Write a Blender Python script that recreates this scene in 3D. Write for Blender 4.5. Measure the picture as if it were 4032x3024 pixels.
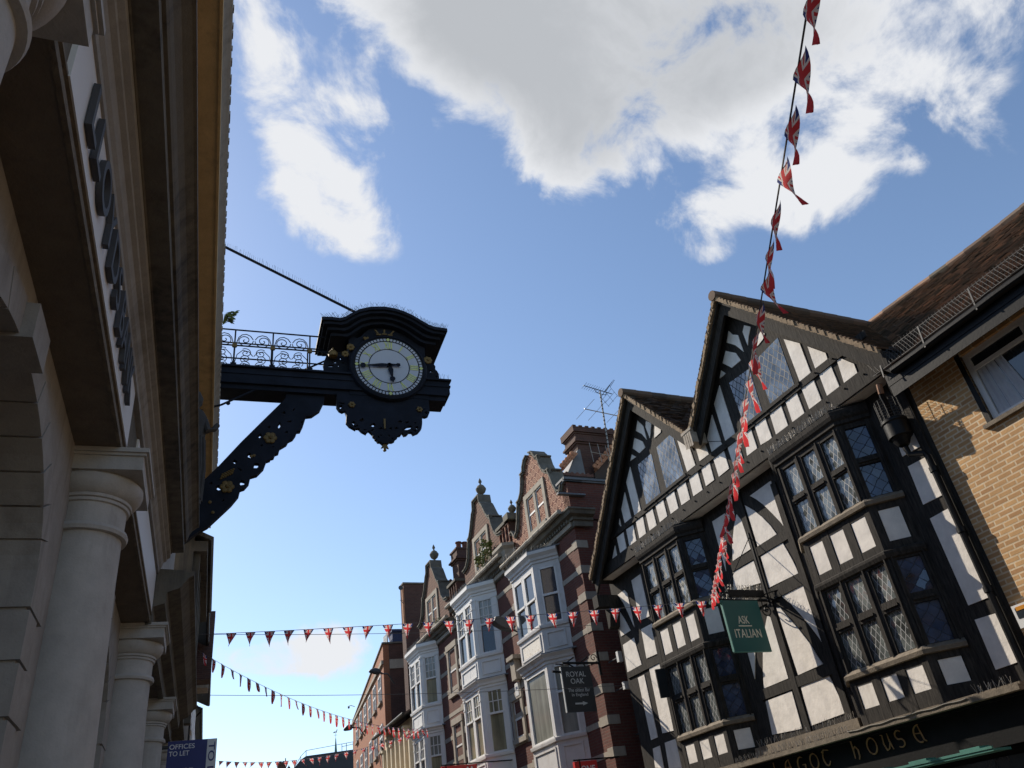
import bpy, bmesh, math, random
from mathutils import Vector, Matrix
random.seed(7)
S = bpy.context.scene
for o in list(bpy.data.objects): bpy.data.objects.remove(o)
COL = S.collection
PI = math.pi
def rad(a): return math.radians(a)

# ---------------------------------------------------------------- camera
FPX, PITCH, ROLL, YAW = 3120.0, rad(32.13), rad(-8.395), rad(-22.51)
def rollm(v):
    c, s = math.cos(ROLL), math.sin(ROLL)
    return Vector((c*v[0]-s*v[1], s*v[0]+c*v[1], v[2]))
_up = rollm((0, -math.cos(PITCH), math.sin(PITCH)))
_fw = rollm((0, math.sin(PITCH), math.cos(PITCH)))
_rt = rollm((1, 0, 0))
_Y = math.cos(YAW)*_fw + math.sin(YAW)*_rt
_X = math.cos(YAW)*_rt - math.sin(YAW)*_fw
CAM = Vector((0, 0, 1.6))
cd = bpy.data.cameras.new('camera'); cam = bpy.data.objects.new('camera', cd); COL.objects.link(cam)
cd.sensor_width = 36; cd.lens = FPX/4032*36; cd.clip_start = 0.05; cd.clip_end = 3000
m = Matrix(((_X[0], -_X[1], -_X[2], CAM[0]), (_Y[0], -_Y[1], -_Y[2], CAM[1]), (_up[0], -_up[1], -_up[2], CAM[2]), (0, 0, 0, 1)))
cam.matrix_world = m
S.camera = cam
def skydir(u, v):                      # direction in the sky for a place in a 2212 px wide view (used for the cloud map only)
    d = Vector((u*1.8228-2016, v*1.8228-1512, FPX))
    return Vector((_X.dot(d), _Y.dot(d), _up.dot(d))).normalized()

# ---------------------------------------------------------------- light
SUN_AZ, SUN_EL = rad(-29.0), rad(38)     # azimuth from the street axis (+Y), negative = left
sd = Vector((math.sin(SUN_AZ)*math.cos(SUN_EL), math.cos(SUN_AZ)*math.cos(SUN_EL), math.sin(SUN_EL)))
sl = bpy.data.lights.new('sun', 'SUN'); so = bpy.data.objects.new('sun', sl); COL.objects.link(so)
sl.energy = 5.0; sl.angle = rad(0.5); sl.color = (1.0, 0.90, 0.76)
so.rotation_euler = sd.to_track_quat('Z', 'Y').to_euler()
S.view_settings.view_transform = 'Standard'; S.view_settings.look = 'None'; S.view_settings.gamma = 1
S.view_settings.exposure = 0.36

# ---------------------------------------------------------------- sky with clouds (functions of direction only)
W = bpy.data.worlds.new('World'); S.world = W; W.use_nodes = True
nt = W.node_tree; nt.nodes.clear()
def N(t, **k):
    n = nt.nodes.new(t)
    for a, b in k.items(): setattr(n, a, b)
    return n
def lk(a, b): nt.links.new(a, b)
def mth(op, a, b=None, clamp=False):
    n = N('ShaderNodeMath', operation=op); n.use_clamp = clamp
    for i, x in enumerate((a, b)):
        if x is None: continue
        if isinstance(x, (int, float)): n.inputs[i].default_value = x
        else: lk(x, n.inputs[i])
    return n.outputs[0]
sky = N('ShaderNodeTexSky', sky_type='NISHITA'); sky.sun_disc = False
sky.sun_elevation = SUN_EL; sky.sun_rotation = SUN_AZ
sky.air_density = 1.0; sky.dust_density = 0.3; sky.ozone_density = 1.6; sky.altitude = 60
bg1 = N('ShaderNodeBackground'); bg1.inputs[1].default_value = 0.138; lk(sky.outputs[0], bg1.inputs[0])
tc = N('ShaderNodeTexCoord'); sep = N('ShaderNodeSeparateXYZ'); lk(tc.outputs['Generated'], sep.inputs[0])
zc = mth('MAXIMUM', sep.outputs[2], 0.06)
cmb = N('ShaderNodeCombineXYZ'); lk(mth('DIVIDE', sep.outputs[0], zc), cmb.inputs[0]); lk(mth('DIVIDE', sep.outputs[1], zc), cmb.inputs[1])
P = cmb.outputs[0]
def cp(u, v):
    d = skydir(u, v); return Vector((d.x/d.z, d.y/d.z, 0))
nz = N('ShaderNodeTexNoise'); nz.inputs['Scale'].default_value = 8.5; nz.inputs['Detail'].default_value = 12; nz.inputs['Roughness'].default_value = 0.62
nz.inputs['Distortion'].default_value = 0.35; lk(tc.outputs['Generated'], nz.inputs['Vector'])
nzl = N('ShaderNodeTexNoise'); nzl.inputs['Scale'].default_value = 2.6; nzl.inputs['Detail'].default_value = 4; lk(P, nzl.inputs['Vector'])
# clouds: (u, v, ru, rv, tilt deg, weight)
BL = [(1310, -40, 470, 225, 8, 1.35), (1160, 190, 200, 140, 42, 1.0), (1270, 340, 130, 95, 10, .85), (980, 70, 160, 120, 40, .85), (1440, 200, 160, 105, -25, .8),
      (1680, 70, 180, 140, -35, .52), (1560, 230, 150, 55, -25, .5), (1930, 90, 230, 150, 10, .46), (2140, 20, 120, 60, 10, .7), (1880, 240, 130, 75, -35, .48), (2090, 230, 140, 70, 45, .46),
      (1745, 400, 125, 85, -5, .95), (1560, 440, 190, 44, -14, .52), (1850, 410, 80, 60, 0, .5), (1515, 548, 62, 34, 0, .72),
      (660, 370, 100, 78, 40, 1.05), (735, 455, 105, 70, 35, 1.35), (610, 300, 60, 40, 30, .5), (850, 350, 95, 40, 55, .55), (775, 225, 80, 38, 20, .5), (535, 40, 75, 100, -10, .66), (560, 150, 60, 70, -30, .55),
      (620, 1425, 135, 44, -6, 1.6), (560, 1420, 75, 28, 0, .7), (700, 1410, 60, 28, 0, .6), (1960, 350, 60, 30, 0, .4),
      (1500, -700, 700, 200, 0, .6), (-200, 100, 200, 200, 0, .5)]
tot = None; core = None
for bi, (u, v, ru, rv, tilt, w) in enumerate(BL):
    c, s = math.cos(rad(tilt)), math.sin(rad(tilt))
    C0 = cp(u, v); h = 0.2
    A = (cp(u+ru*c*h, v+ru*s*h)-C0)/h; B = (cp(u-rv*s*h, v+rv*c*h)-C0)/h
    det = A.x*B.y-A.y*B.x
    sub = N('ShaderNodeVectorMath', operation='SUBTRACT'); lk(P, sub.inputs[0]); sub.inputs[1].default_value = C0
    uv = []
    for r in ((B.y/det, -B.x/det, 0), (-A.y/det, A.x/det, 0)):
        d = N('ShaderNodeVectorMath', operation='DOT_PRODUCT'); lk(sub.outputs[0], d.inputs[0]); d.inputs[1].default_value = r
        uv.append(mth('MULTIPLY', d.outputs['Value'], d.outputs['Value']))
    q = mth('MULTIPLY', mth('EXPONENT', mth('MULTIPLY', mth('ADD', uv[0], uv[1]), -0.8)), w)
    tot = q if tot is None else mth('ADD', tot, q)
    if bi < 8: core = q if core is None else mth('ADD', core, q)
base = mth('MINIMUM', tot, 1.25)
dn = mth('ADD', base, mth('MULTIPLY', mth('MULTIPLY', mth('SUBTRACT', nz.outputs[0], 0.5), 3.7), mth('MINIMUM', mth('MULTIPLY', tot, 3.0), 1.0)))
mr = N('ShaderNodeMapRange', interpolation_type='SMOOTHSTEP'); lk(dn, mr.inputs[0]); mr.inputs[1].default_value = 0.30; mr.inputs[2].default_value = 1.06
th = N('ShaderNodeMapRange', interpolation_type='SMOOTHSTEP'); lk(mth('ADD', core, mth('MULTIPLY', mth('SUBTRACT', nz.outputs[0], .5), 1.6)), th.inputs[0]); th.inputs[1].default_value = 0.55; th.inputs[2].default_value = 1.9
wc = N('ShaderNodeMix', data_type='RGBA'); wc.inputs[6].default_value = (.66, .67, .69, 1); wc.inputs[7].default_value = (.40, .415, .435, 1); lk(th.outputs[0], wc.inputs[0])
bg2 = N('ShaderNodeBackground'); lk(wc.outputs[2], bg2.inputs[0]); bg2.inputs[1].default_value = 1.0
mx = N('ShaderNodeMixShader'); lk(mth('MULTIPLY', mr.outputs[0], .97), mx.inputs[0]); lk(bg1.outputs[0], mx.inputs[1]); lk(bg2.outputs[0], mx.inputs[2])
out = N('ShaderNodeOutputWorld'); lk(mx.outputs[0], out.inputs[0])

# ---------------------------------------------------------------- materials
class MT:
    def __init__(s, name):
        s.m = bpy.data.materials.new(name); s.m.use_nodes = True; s.t = s.m.node_tree
        s.b = s.t.nodes['Principled BSDF']; s.out = s.t.nodes['Material Output']
    def n(s, t, **k):
        n = s.t.nodes.new(t)
        for a, b in k.items(): setattr(n, a, b)
        return n
    def l(s, a, b): s.t.links.new(a, b)
    def math(s, op, a, b=None, c=None, clamp=False):
        n = s.n('ShaderNodeMath', operation=op); n.use_clamp = clamp
        for i, x in enumerate((a, b, c)):
            if x is None: continue
            if isinstance(x, (int, float)): n.inputs[i].default_value = x
            else: s.l(x, n.inputs[i])
        return n.outputs[0]
    def mix(s, f, a, b):
        n = s.n('ShaderNodeMix', data_type='RGBA')
        for i, x in ((0, f), (6, a), (7, b)):
            if isinstance(x, (int, float)): n.inputs[i].default_value = x
            elif isinstance(x, tuple): n.inputs[i].default_value = (*x[:3], 1)
            else: s.l(x, n.inputs[i])
        return n.outputs[2]
    def noise(s, scale, detail=4, rough=.55, vec=None, dist=0):
        n = s.n('ShaderNodeTexNoise'); n.inputs['Scale'].default_value = scale; n.inputs['Detail'].default_value = detail
        n.inputs['Roughness'].default_value = rough; n.inputs['Distortion'].default_value = dist
        if vec is None: vec = s.obj()
        s.l(vec, n.inputs['Vector']); return n.outputs[0]
    def obj(s):
        if not hasattr(s, '_o'): s._o = s.n('ShaderNodeTexCoord').outputs['Object']
        return s._o
    def scaled(s, v, sc):
        n = s.n('ShaderNodeVectorMath', operation='MULTIPLY'); s.l(v, n.inputs[0]); n.inputs[1].default_value = sc; return n.outputs[0]
    def wall(s):                      # (along wall, height, 0) from local position, whichever way the wall faces
        tcn = s.n('ShaderNodeTexCoord'); sp = s.n('ShaderNodeSeparateXYZ'); s.l(tcn.outputs['Object'], sp.inputs[0])
        sn = s.n('ShaderNodeSeparateXYZ'); s.l(tcn.outputs['Normal'], sn.inputs[0])
        f = s.math('GREATER_THAN', s.math('ABSOLUTE', sn.outputs[1]), s.math('ABSOLUTE', sn.outputs[0]))
        a = s.math('ADD', s.math('MULTIPLY', sp.outputs[0], f), s.math('MULTIPLY', sp.outputs[1], s.math('SUBTRACT', 1.0, f)))
        c = s.n('ShaderNodeCombineXYZ'); s.l(a, c.inputs[0]); s.l(sp.outputs[2], c.inputs[1]); return c.outputs[0]
    def ramp(s, f, a, b):
        n = s.n('ShaderNodeMapRange'); s.l(f, n.inputs[0]); n.inputs[1].default_value = a; n.inputs[2].default_value = b; return n.outputs[0]
    def col(s, c): s.l(c, s.b.inputs['Base Color'])
    def bump(s, h, dist=.01, st=.6):
        n = s.n('ShaderNodeBump'); n.inputs['Distance'].default_value = dist; n.inputs['Strength'].default_value = st
        s.l(h, n.inputs['Height']); s.l(n.outputs[0], s.b.inputs['Normal'])
    def set(s, rough=.7, metal=0, spec=.4):
        s.b.inputs['Roughness'].default_value = rough; s.b.inputs['Metallic'].default_value = metal
        s.b.inputs['Specular IOR Level'].default_value = spec; return s
def plain(name, c, rough=.7, var=.25, sc=6, metal=0, bump=.004, spec=.4, dirt=None, dsc=2.2, damt=.55):
    t = MT(name).set(rough, metal, spec)
    n1 = t.noise(sc, 6)
    f = t.ramp(n1, .25, .75)
    a = tuple(x*(1-var) for x in c); b = tuple(min(1, x*(1+var)) for x in c)
    cc = t.mix(f, a, b)
    if dirt:
        d = t.math('MULTIPLY', t.ramp(t.noise(dsc, 7, .65), damt, damt+.18), .85, clamp=True)
        cc = t.mix(d, cc, dirt)
    t.col(cc)
    if bump: t.bump(t.noise(sc*6, 5), bump)
    return t.m
def stonework(name, c, soot, amt=.5, streak=.5, rough=.88, crack=False):
    t = MT(name).set(rough, 0, .25)
    big = t.noise(.7, 6, .6); mid = t.noise(4, 7, .65); fine = t.noise(55, 4)
    st = t.noise(1.0, 6, .6, t.scaled(t.obj(), (9, 9, .55)))
    cc = t.mix(t.ramp(mid, .3, .7), tuple(x*.84 for x in c), tuple(min(1, x*1.08) for x in c))
    f = t.math('MULTIPLY', t.ramp(t.math('ADD', t.math('MULTIPLY', big, .55), t.math('MULTIPLY', st, .45)), .62-.22*amt, .80-.16*amt), streak, clamp=True)
    cc = t.mix(f, cc, soot)
    cc = t.mix(t.math('MULTIPLY', t.ramp(fine, .62, .8), .3, clamp=True), cc, soot)
    if crack:
        v = t.n('ShaderNodeTexVoronoi', feature='DISTANCE_TO_EDGE'); v.inputs['Scale'].default_value = .9
        dv = t.n('ShaderNodeVectorMath', operation='ADD'); t.l(t.obj(), dv.inputs[0]); nn = t.n('ShaderNodeTexNoise'); nn.inputs['Scale'].default_value = 3; t.l(t.obj(), nn.inputs['Vector']); t.l(nn.outputs['Color'], dv.inputs[1]); t.l(dv.outputs[0], v.inputs['Vector'])
        ck = t.math('MULTIPLY', t.math('LESS_THAN', v.outputs[0], .006), t.math('GREATER_THAN', t.noise(1.3, 2), .54))
        cc = t.mix(t.math('MULTIPLY', ck, .7), cc, tuple(x*.35 for x in c))
    t.col(cc); t.bump(t.math('ADD', t.math('MULTIPLY', fine, .5), t.math('MULTIPLY', mid, 2.5)), .009, .45); return t.m
def brick(name, c1, c2, mort, bw=.225, bh=.075, bmp=.006, bias=0, ms=.011, extra=None, rough=.85):
    t = MT(name).set(rough, 0, .25)
    v = t.wall()
    b = t.n('ShaderNodeTexBrick'); t.l(v, b.inputs['Vector'])
    b.inputs['Color1'].default_value = (*c1, 1); b.inputs['Color2'].default_value = (*c2, 1); b.inputs['Mortar'].default_value = (*mort, 1)
    b.inputs['Scale'].default_value = 1; b.inputs['Brick Width'].default_value = bw; b.inputs['Row Height'].default_value = bh
    b.inputs['Mortar Size'].default_value = ms; b.inputs['Mortar Smooth'].default_value = .2; b.inputs['Bias'].default_value = bias
    b.offset = .5
    n1 = t.noise(3, 5, .6); n2 = t.noise(28, 3)
    c = t.mix(t.ramp(n1, .3, .7), b.outputs[0], t.mix(.5, b.outputs[0], tuple(.55*x for x in c1)))
    c = t.mix(t.math('MULTIPLY', t.ramp(n2, .4, .7), .25), c, tuple(min(1, 1.5*x) for x in c2))
    if extra: c = t.mix(t.math('MULTIPLY', t.ramp(t.noise(.9, 6, .65), .55, .72), .8), c, extra)
    t.col(c)
    t.bump(t.math('SUBTRACT', t.math('MULTIPLY', n2, .4), b.outputs['Fac']), bmp)
    return t.m
def tiles(name, cols, rough=.85):
    t = MT(name).set(rough, 0, .25)
    g = t.n('ShaderNodeNewGeometry'); r = t.n('ShaderNodeValToRGB'); t.l(g.outputs['Random Per Island'], r.inputs[0])
    r.color_ramp.interpolation = 'LINEAR'
    e = r.color_ramp.elements
    while len(e) < len(cols): e.new(.5)
    for i, c in enumerate(cols): e[i].position = i/(len(cols)-1); e[i].color = (*c, 1)
    c = t.mix(t.math('MULTIPLY', t.ramp(t.noise(1.6, 6, .65), .45, .72), .55), r.outputs[0], (.05, .045, .03))
    t.col(c); t.bump(t.noise(40, 4), .004); return t.m
def glass(name, tint, rough=.03, var=.5):
    t = MT(name).set(rough, 0, .9)
    t.col(t.mix(t.ramp(t.math('ADD', t.math('MULTIPLY', t.noise(1.0, 4, .55, t.scaled(t.obj(), (5, 5, .35))), .6), t.math('MULTIPLY', t.noise(1.1, 3), .4)), .38, .62), tuple(x*(1-var) for x in tint), tint))
    t.bump(t.noise(1.3, 2), .02, .25); return t.m
def leaded(name, a, b, tint, wob=.10, lead=(.36, .36, .355), lw=.055, square=False):
    t = MT(name)
    sp = t.n('ShaderNodeSeparateXYZ'); t.l(t.wall(), sp.inputs[0])
    wv = t.math('MULTIPLY', t.math('SUBTRACT', t.noise(5.5, 2), .5), .35)
    p, q = t.math('ADD', t.math('DIVIDE', sp.outputs[0], a), wv), t.math('ADD', t.math('DIVIDE', sp.outputs[1], b), t.math('MULTIPLY', t.math('SUBTRACT', t.noise(4.1, 2), .5), .3))
    u, v = t.math('ADD', p, q), t.math('SUBTRACT', p, q)
    fu, fv = t.math('FRACT', u), t.math('FRACT', v)
    lu = t.math('LESS_THAN', t.math('ABSOLUTE', t.math('SUBTRACT', fu, .5)), .5-lw)
    lv = t.math('LESS_THAN', t.math('ABSOLUTE', t.math('SUBTRACT', fv, .5)), .5-lw)
    gl = t.math('MULTIPLY', lu, lv)
    cell = t.n('ShaderNodeCombineXYZ'); t.l(t.math('FLOOR', u), cell.inputs[0]); t.l(t.math('FLOOR', v), cell.inputs[1])
    wn = t.n('ShaderNodeTexWhiteNoise', noise_dimensions='3D'); t.l(cell.outputs[0], wn.inputs['Vector'])
    t.col(t.mix(gl, lead, t.mix(t.ramp(t.noise(2.3, 4), .42, .66), t.mix(wn.outputs['Value'], tuple(x*.35 for x in tint), tint), tuple(min(1, x*1.9) for x in tint))))  # lighter patches put curtains and reflections into the pane colour
    t.l(t.math('ADD', t.math('MULTIPLY', gl, -.45), .5), t.b.inputs['Roughness'])
    t.l(t.math('ADD', t.math('MULTIPLY', gl, .65), .2), t.b.inputs['Specular IOR Level'])
    # each pane sits at its own small angle
    geo = t.n('ShaderNodeNewGeometry')
    sb = t.n('ShaderNodeVectorMath', operation='SUBTRACT'); t.l(wn.outputs['Color'], sb.inputs[0]); sb.inputs[1].default_value = (.5, .5, .5)
    sc = t.n('ShaderNodeVectorMath', operation='SCALE'); t.l(sb.outputs[0], sc.inputs[0]); sc.inputs['Scale'].default_value = wob
    ad = t.n('ShaderNodeVectorMath', operation='ADD'); t.l(geo.outputs['Normal'], ad.inputs[0]); t.l(sc.outputs[0], ad.inputs[1])
    nm = t.n('ShaderNodeVectorMath', operation='NORMALIZE'); t.l(ad.outputs[0], nm.inputs[0])
    bp = t.n('ShaderNodeBump'); bp.inputs['Distance'].default_value = .008; t.l(t.math('SUBTRACT', 1.0, gl), bp.inputs['Height']); t.l(nm.outputs[0], bp.inputs['Normal'])
    t.l(bp.outputs[0], t.b.inputs['Normal'])
    return t.m
M = {}
M['plaster'] = stonework('plaster', (.78, .73, .665), (.46, .40, .33), .18, .6)
M['timber'] = None
def timber():
    t = MT('blackened_timber').set(.8, 0, .14)
    st = t.scaled(t.wall(), (14, 1.6, 1)); n1 = t.noise(2.2, 7, .65, st); n2 = t.noise(1.7, 5)
    c = t.mix(t.ramp(n1, .3, .75), (.011, .010, .009), (.066, .058, .050))
    t.col(t.mix(t.math('MULTIPLY', t.ramp(n2, .45, .7), .5), c, (.02, .019, .018))); t.bump(n1, .012); return t.m
M['timber'] = timber()
M['oak_sill'] = plain('weathered_sill', (.16, .13, .095), .85, .35, 9, bump=.01)
M['bleached'] = plain('bleached_wood', (.36, .31, .25), .9, .25, 9, bump=.01)
M['lead_pane'] = leaded('leaded_glass', .105, .19, (.10, .11, .105), .14)  # pale leads: sunlight on the lead is put into its colour
M['lead_side'] = leaded('leaded_glass_side', .15, .21, (.025, .04, .08), .08, (.04, .045, .06), .035)  # blue tint paints the reflected sky into the canted panes
M['lead_gable'] = leaded('leaded_gable_glass', .15, .22, (.10, .125, .16), .12, (.02, .022, .024), .055)  # bluish tint carries the sky's reflection in the gable panes
M['gb_tile'] = tiles('old_plain_tiles', [(.05, .038, .03), (.10, .065, .045), (.16, .10, .065), (.075, .055, .045), (.12, .085, .06)])
M['rb_tile'] = tiles('red_plain_tiles', [(.07, .052, .04), (.20, .125, .085), (.30, .18, .115), (.12, .09, .068), (.25, .155, .105), (.09, .075, .055), (.17, .12, .09)])
M['row_tile'] = tiles('dark_plain_tiles', [(.04, .032, .03), (.07, .05, .045), (.055, .042, .04)])
M['ridge_tile'] = plain('orange_ridge_tile', (.42, .20, .11), .85, .25, 7)
M['dark_ridge'] = plain('dark_ridge_tile', (.13, .065, .05), .85, .3, 7)
M['buff_brick'] = brick('buff_brick', (.56, .335, .15), (.36, .19, .085), (.66, .55, .38), .225, .078, .008, -.1, .013)
M['red_brick'] = brick('red_brick', (.155, .050, .034), (.10, .036, .028), (.12, .078, .06), .22, .072, .006)
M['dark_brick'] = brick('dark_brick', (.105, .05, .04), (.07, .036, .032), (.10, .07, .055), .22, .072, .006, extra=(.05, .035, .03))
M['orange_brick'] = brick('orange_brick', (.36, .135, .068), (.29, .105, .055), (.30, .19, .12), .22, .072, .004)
M['stone'] = stonework('cream_stone', (.34, .30, .245), (.13, .11, .09), .5, .75)
M['dark_coping'] = plain('weathered_coping', (.12, .11, .09), .9, .35, 4, bump=.006, dirt=(.22, .19, .12), damt=.6)
M['white'] = plain('white_paint', (.68, .67, .645), .55, .05, 3, bump=.002, dirt=(.50, .45, .38), damt=.66)
M['peeling'] = plain('peeling_white_paint', (.74, .70, .62), .7, .06, 3, bump=.004, dirt=(.30, .20, .12), dsc=9, damt=.52)
M['old_white'] = plain('grimy_white_paint', (.55, .535, .52), .6, .1, 3, bump=.003, dirt=(.42, .37, .32), damt=.55)
M['cream'] = plain('cream_stucco', (.66, .57, .42), .9, .1, 3, bump=.004, dirt=(.45, .38, .27), damt=.6)
M['portland'] = stonework('grey_limestone', (.35, .325, .295), (.15, .135, .12), .5, .7)
M['limestone'] = stonework('pale_limestone', (.45, .425, .395), (.24, .22, .20), .45, .75)
M['ceiling'] = stonework('brown_ceiling_paint', (.18, .145, .11), (.10, .08, .06), .4, .6)
M['sooty'] = stonework('sooty_stone', (.155, .135, .105), (.035, .035, .038), .75, .9)
M['ochre'] = stonework('ochre_stone', (.60, .41, .195), (.26, .185, .10), .45, .7)
M['fascia_white'] = plain('pale_fascia_board', (.70, .68, .66), .6, .04, 1.5, bump=.0015)
M['letter'] = plain('slate_grey_letter', (.055, .055, .06), .6, .15, 6, bump=.001)
M['iron'] = plain('hazed_black_iron', (.010, .0125, .020), .72, .4, 3, bump=.004, spec=.14)  # black iron; its blue cast is lens haze put into the colour
M['black'] = plain('black_paint', (.007, .007, .0075), .5, .3, 5, bump=.003, spec=.18)
M['gold'] = plain('dull_gilding', (.14, .088, .026), .55, .2, 20, metal=.35, bump=.003)
M['dial'] = plain('opal_dial', (.40, .42, .47), .5, .03, 2, bump=0)
M['numeral'] = plain('pale_yellow_numeral', (.52, .56, .20), .5, .05, 9, bump=0)
M['pane'] = glass('window_glass', (.035, .042, .05))
M['pane_blue'] = glass('dark_blue_glass', (.012, .022, .05), .04)
M['pane_blind'] = glass('window_with_cream_blind', (.34, .31, .20), .06, .6)
M['pane_grey'] = glass('window_with_grey_film', (.30, .30, .26), .12, .5)
M['green_sign'] = plain('dark_green_sign_paint', (.022, .105, .09), .45, .12, 2, bump=.001)
M['sign_cream'] = plain('cream_lettering', (.70, .64, .48), .6, .05, 5, bump=0)
M['sign_black'] = plain('black_sign_paint', (.022, .025, .028), .5, .2, 3, bump=.001)
M['sign_grey'] = plain('pale_grey_lettering', (.44, .45, .44), .6, .06, 5, bump=0)
M['sign_red'] = plain('red_sign_panel', (.55, .028, .024), .4, .06, 3, bump=0)
M['sign_blue'] = plain('blue_board', (.025, .032, .16), .5, .08, 3, bump=0)
M['sign_white'] = plain('white_lettering', (.70, .70, .70), .6, .04, 5, bump=0)
M['gilt_letter'] = plain('worn_gilt_letter', (.36, .19, .085), .5, .2, 20, bump=.001)
M['dark_wire'] = plain('dark_weathered_wire', (.06, .057, .053), .6, .2, 20, bump=0)
M['verge'] = plain('verge_tile_ends', (.22, .155, .095), .9, .4, 12, bump=.01)
M['wire'] = plain('galvanised_wire', (.30, .28, .25), .5, .15, 20, metal=.6, bump=0)
M['rust'] = plain('rusty_iron', (.20, .10, .055), .8, .4, 9, bump=.005)
M['rope'] = plain('bunting_cord', (.10, .09, .085), .8, .2, 40, bump=0)
M['lead'] = plain('lead_sheet', (.13, .135, .145), .7, .2, 4, bump=.004)
M['grey_metal'] = plain('dark_grey_lamp_metal', (.035, .037, .04), .5, .2, 6, bump=.001)
M['box_white'] = plain('white_plastic', (.62, .62, .60), .5, .05, 5, bump=0)
M['teal'] = plain('teal_shopfront_paint', (.06, .19, .155), .5, .2, 5, bump=.002)
M['paving'] = brick('stone_paving', (.24, .205, .165), (.20, .175, .14), (.12, .105, .085), .6, .4, .003)
M['leaf'] = plain('yellow_green_leaf', (.13, .15, .03), .7, .4, 8, bump=0)
M['stem'] = plain('woody_stem', (.09, .06, .035), .9, .3, 8)
M['net'] = plain('grey_scaffold_net', (.20, .22, .24), .9, .2, 8, bump=0)
M['copper'] = plain('verdigris_copper', (.07, .17, .15), .8, .25, 5)
M['slate'] = plain('blue_grey_slate', (.030, .034, .042), .6, .25, 3, bump=.004)
M['blue_paint'] = plain('blue_painted_wall', (.03, .05, .12), .7, .15, 3)
M['curtain'] = plain('white_curtain', (.40, .41, .43), .9, .1, 6)
M['amber'] = plain('amber_lens', (.60, .25, .03), .3, .1, 5, bump=0)
M['stone_statue'] = plain('grimy_statue_stone', (.05, .046, .042), .9, .35, 5, bump=.008)
def pattern_brick(name, ring):
    t = MT(name).set(.85, 0, .25)
    sp = t.n('ShaderNodeSeparateXYZ'); t.l(t.wall(), sp.inputs[0])
    x, y = sp.outputs[0], sp.outputs[1]
    if ring:
        cx, cy = .27, .28
        dx = t.math('MULTIPLY', t.math('SUBTRACT', t.math('FRACT', t.math('DIVIDE', x, cx)), .5), cx)
        dy = t.math('MULTIPLY', t.math('SUBTRACT', t.math('FRACT', t.math('DIVIDE', y, cy)), .5), cy)
        d = t.math('SQRT', t.math('ADD', t.math('MULTIPLY', dx, dx), t.math('MULTIPLY', dy, dy)))
        a = t.math('LESS_THAN', t.math('ABSOLUTE', t.math('SUBTRACT', d, .108)), .018)
        b = t.math('LESS_THAN', t.math('ABSOLUTE', t.math('SUBTRACT', d, .04)), .012)
        h = t.math('MAXIMUM', a, b)
    else:
        cx, cy = .17, .12
        row = t.math('FLOOR', t.math('DIVIDE', y, cy)); off = t.math('MULTIPLY', t.math('MODULO', row, 2), .5)
        dx = t.math('MULTIPLY', t.math('SUBTRACT', t.math('FRACT', t.math('ADD', t.math('DIVIDE', x, cx), off)), .5), cx)
        dy = t.math('MULTIPLY', t.math('SUBTRACT', t.math('FRACT', t.math('DIVIDE', y, cy)), 1.0), cy)
        d = t.math('SQRT', t.math('ADD', t.math('MULTIPLY', dx, dx), t.math('MULTIPLY', dy, dy)))
        h = t.math('MAXIMUM', t.math('LESS_THAN', t.math('ABSOLUTE', t.math('SUBTRACT', d, .082)), .016), t.math('LESS_THAN', t.math('ABSOLUTE', t.math('SUBTRACT', d, .045)), .01))
    n = t.noise(5, 5)
    lo, hi = ((.085, .022, .014), (.42, .25, .17)) if ring else ((.05, .02, .016), (.20, .10, .065))
    c = t.mix(h, lo, hi); t.col(t.mix(t.ramp(n, .35, .75), c, t.mix(.3, c, (.36, .10, .04) if ring else (.12, .055, .04))))
    t.bump(h, .03, .9); return t.m
M['terracotta_rings'] = pattern_brick('terracotta_ring_tiles', True)
M['terracotta_scales'] = pattern_brick('terracotta_scale_tiles', False)
def flagmat():
    t = MT('union_flag_cloth').set(.8, 0, .15)
    uvn = t.n('ShaderNodeUVMap'); uvn.uv_map = 'UVMap'
    sp = t.n('ShaderNodeSeparateXYZ'); t.l(uvn.outputs[0], sp.inputs[0])
    a = t.math('ABSOLUTE', sp.outputs[0]); bb = t.math('SUBTRACT', sp.outputs[1], .33); b = t.math('ABSOLUTE', bb)
    d = t.math('ABSOLUTE', t.math('SUBTRACT', b, t.math('MULTIPLY', a, .62)))
    blue, white, red = (.035, .05, .20), (.70, .66, .64), (.56, .05, .055)
    c = t.mix(t.math('LESS_THAN', d, .12), blue, white)
    c = t.mix(t.math('LESS_THAN', d, .04), c, red)
    c = t.mix(t.math('MAXIMUM', t.math('LESS_THAN', a, .27), t.math('LESS_THAN', b, .14)), c, white)
    c = t.mix(t.math('MAXIMUM', t.math('LESS_THAN', a, .17), t.math('LESS_THAN', b, .085)), c, red)
    t.col(c)
    tr = t.n('ShaderNodeBsdfTranslucent'); t.l(c, tr.inputs[0]); ms = t.n('ShaderNodeMixShader'); ms.inputs[0].default_value = .55
    t.l(t.b.outputs[0], ms.inputs[1]); t.l(tr.outputs[0], ms.inputs[2]); t.l(ms.outputs[0], t.out.inputs[0]); return t.m
M['flag'] = flagmat()

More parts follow.
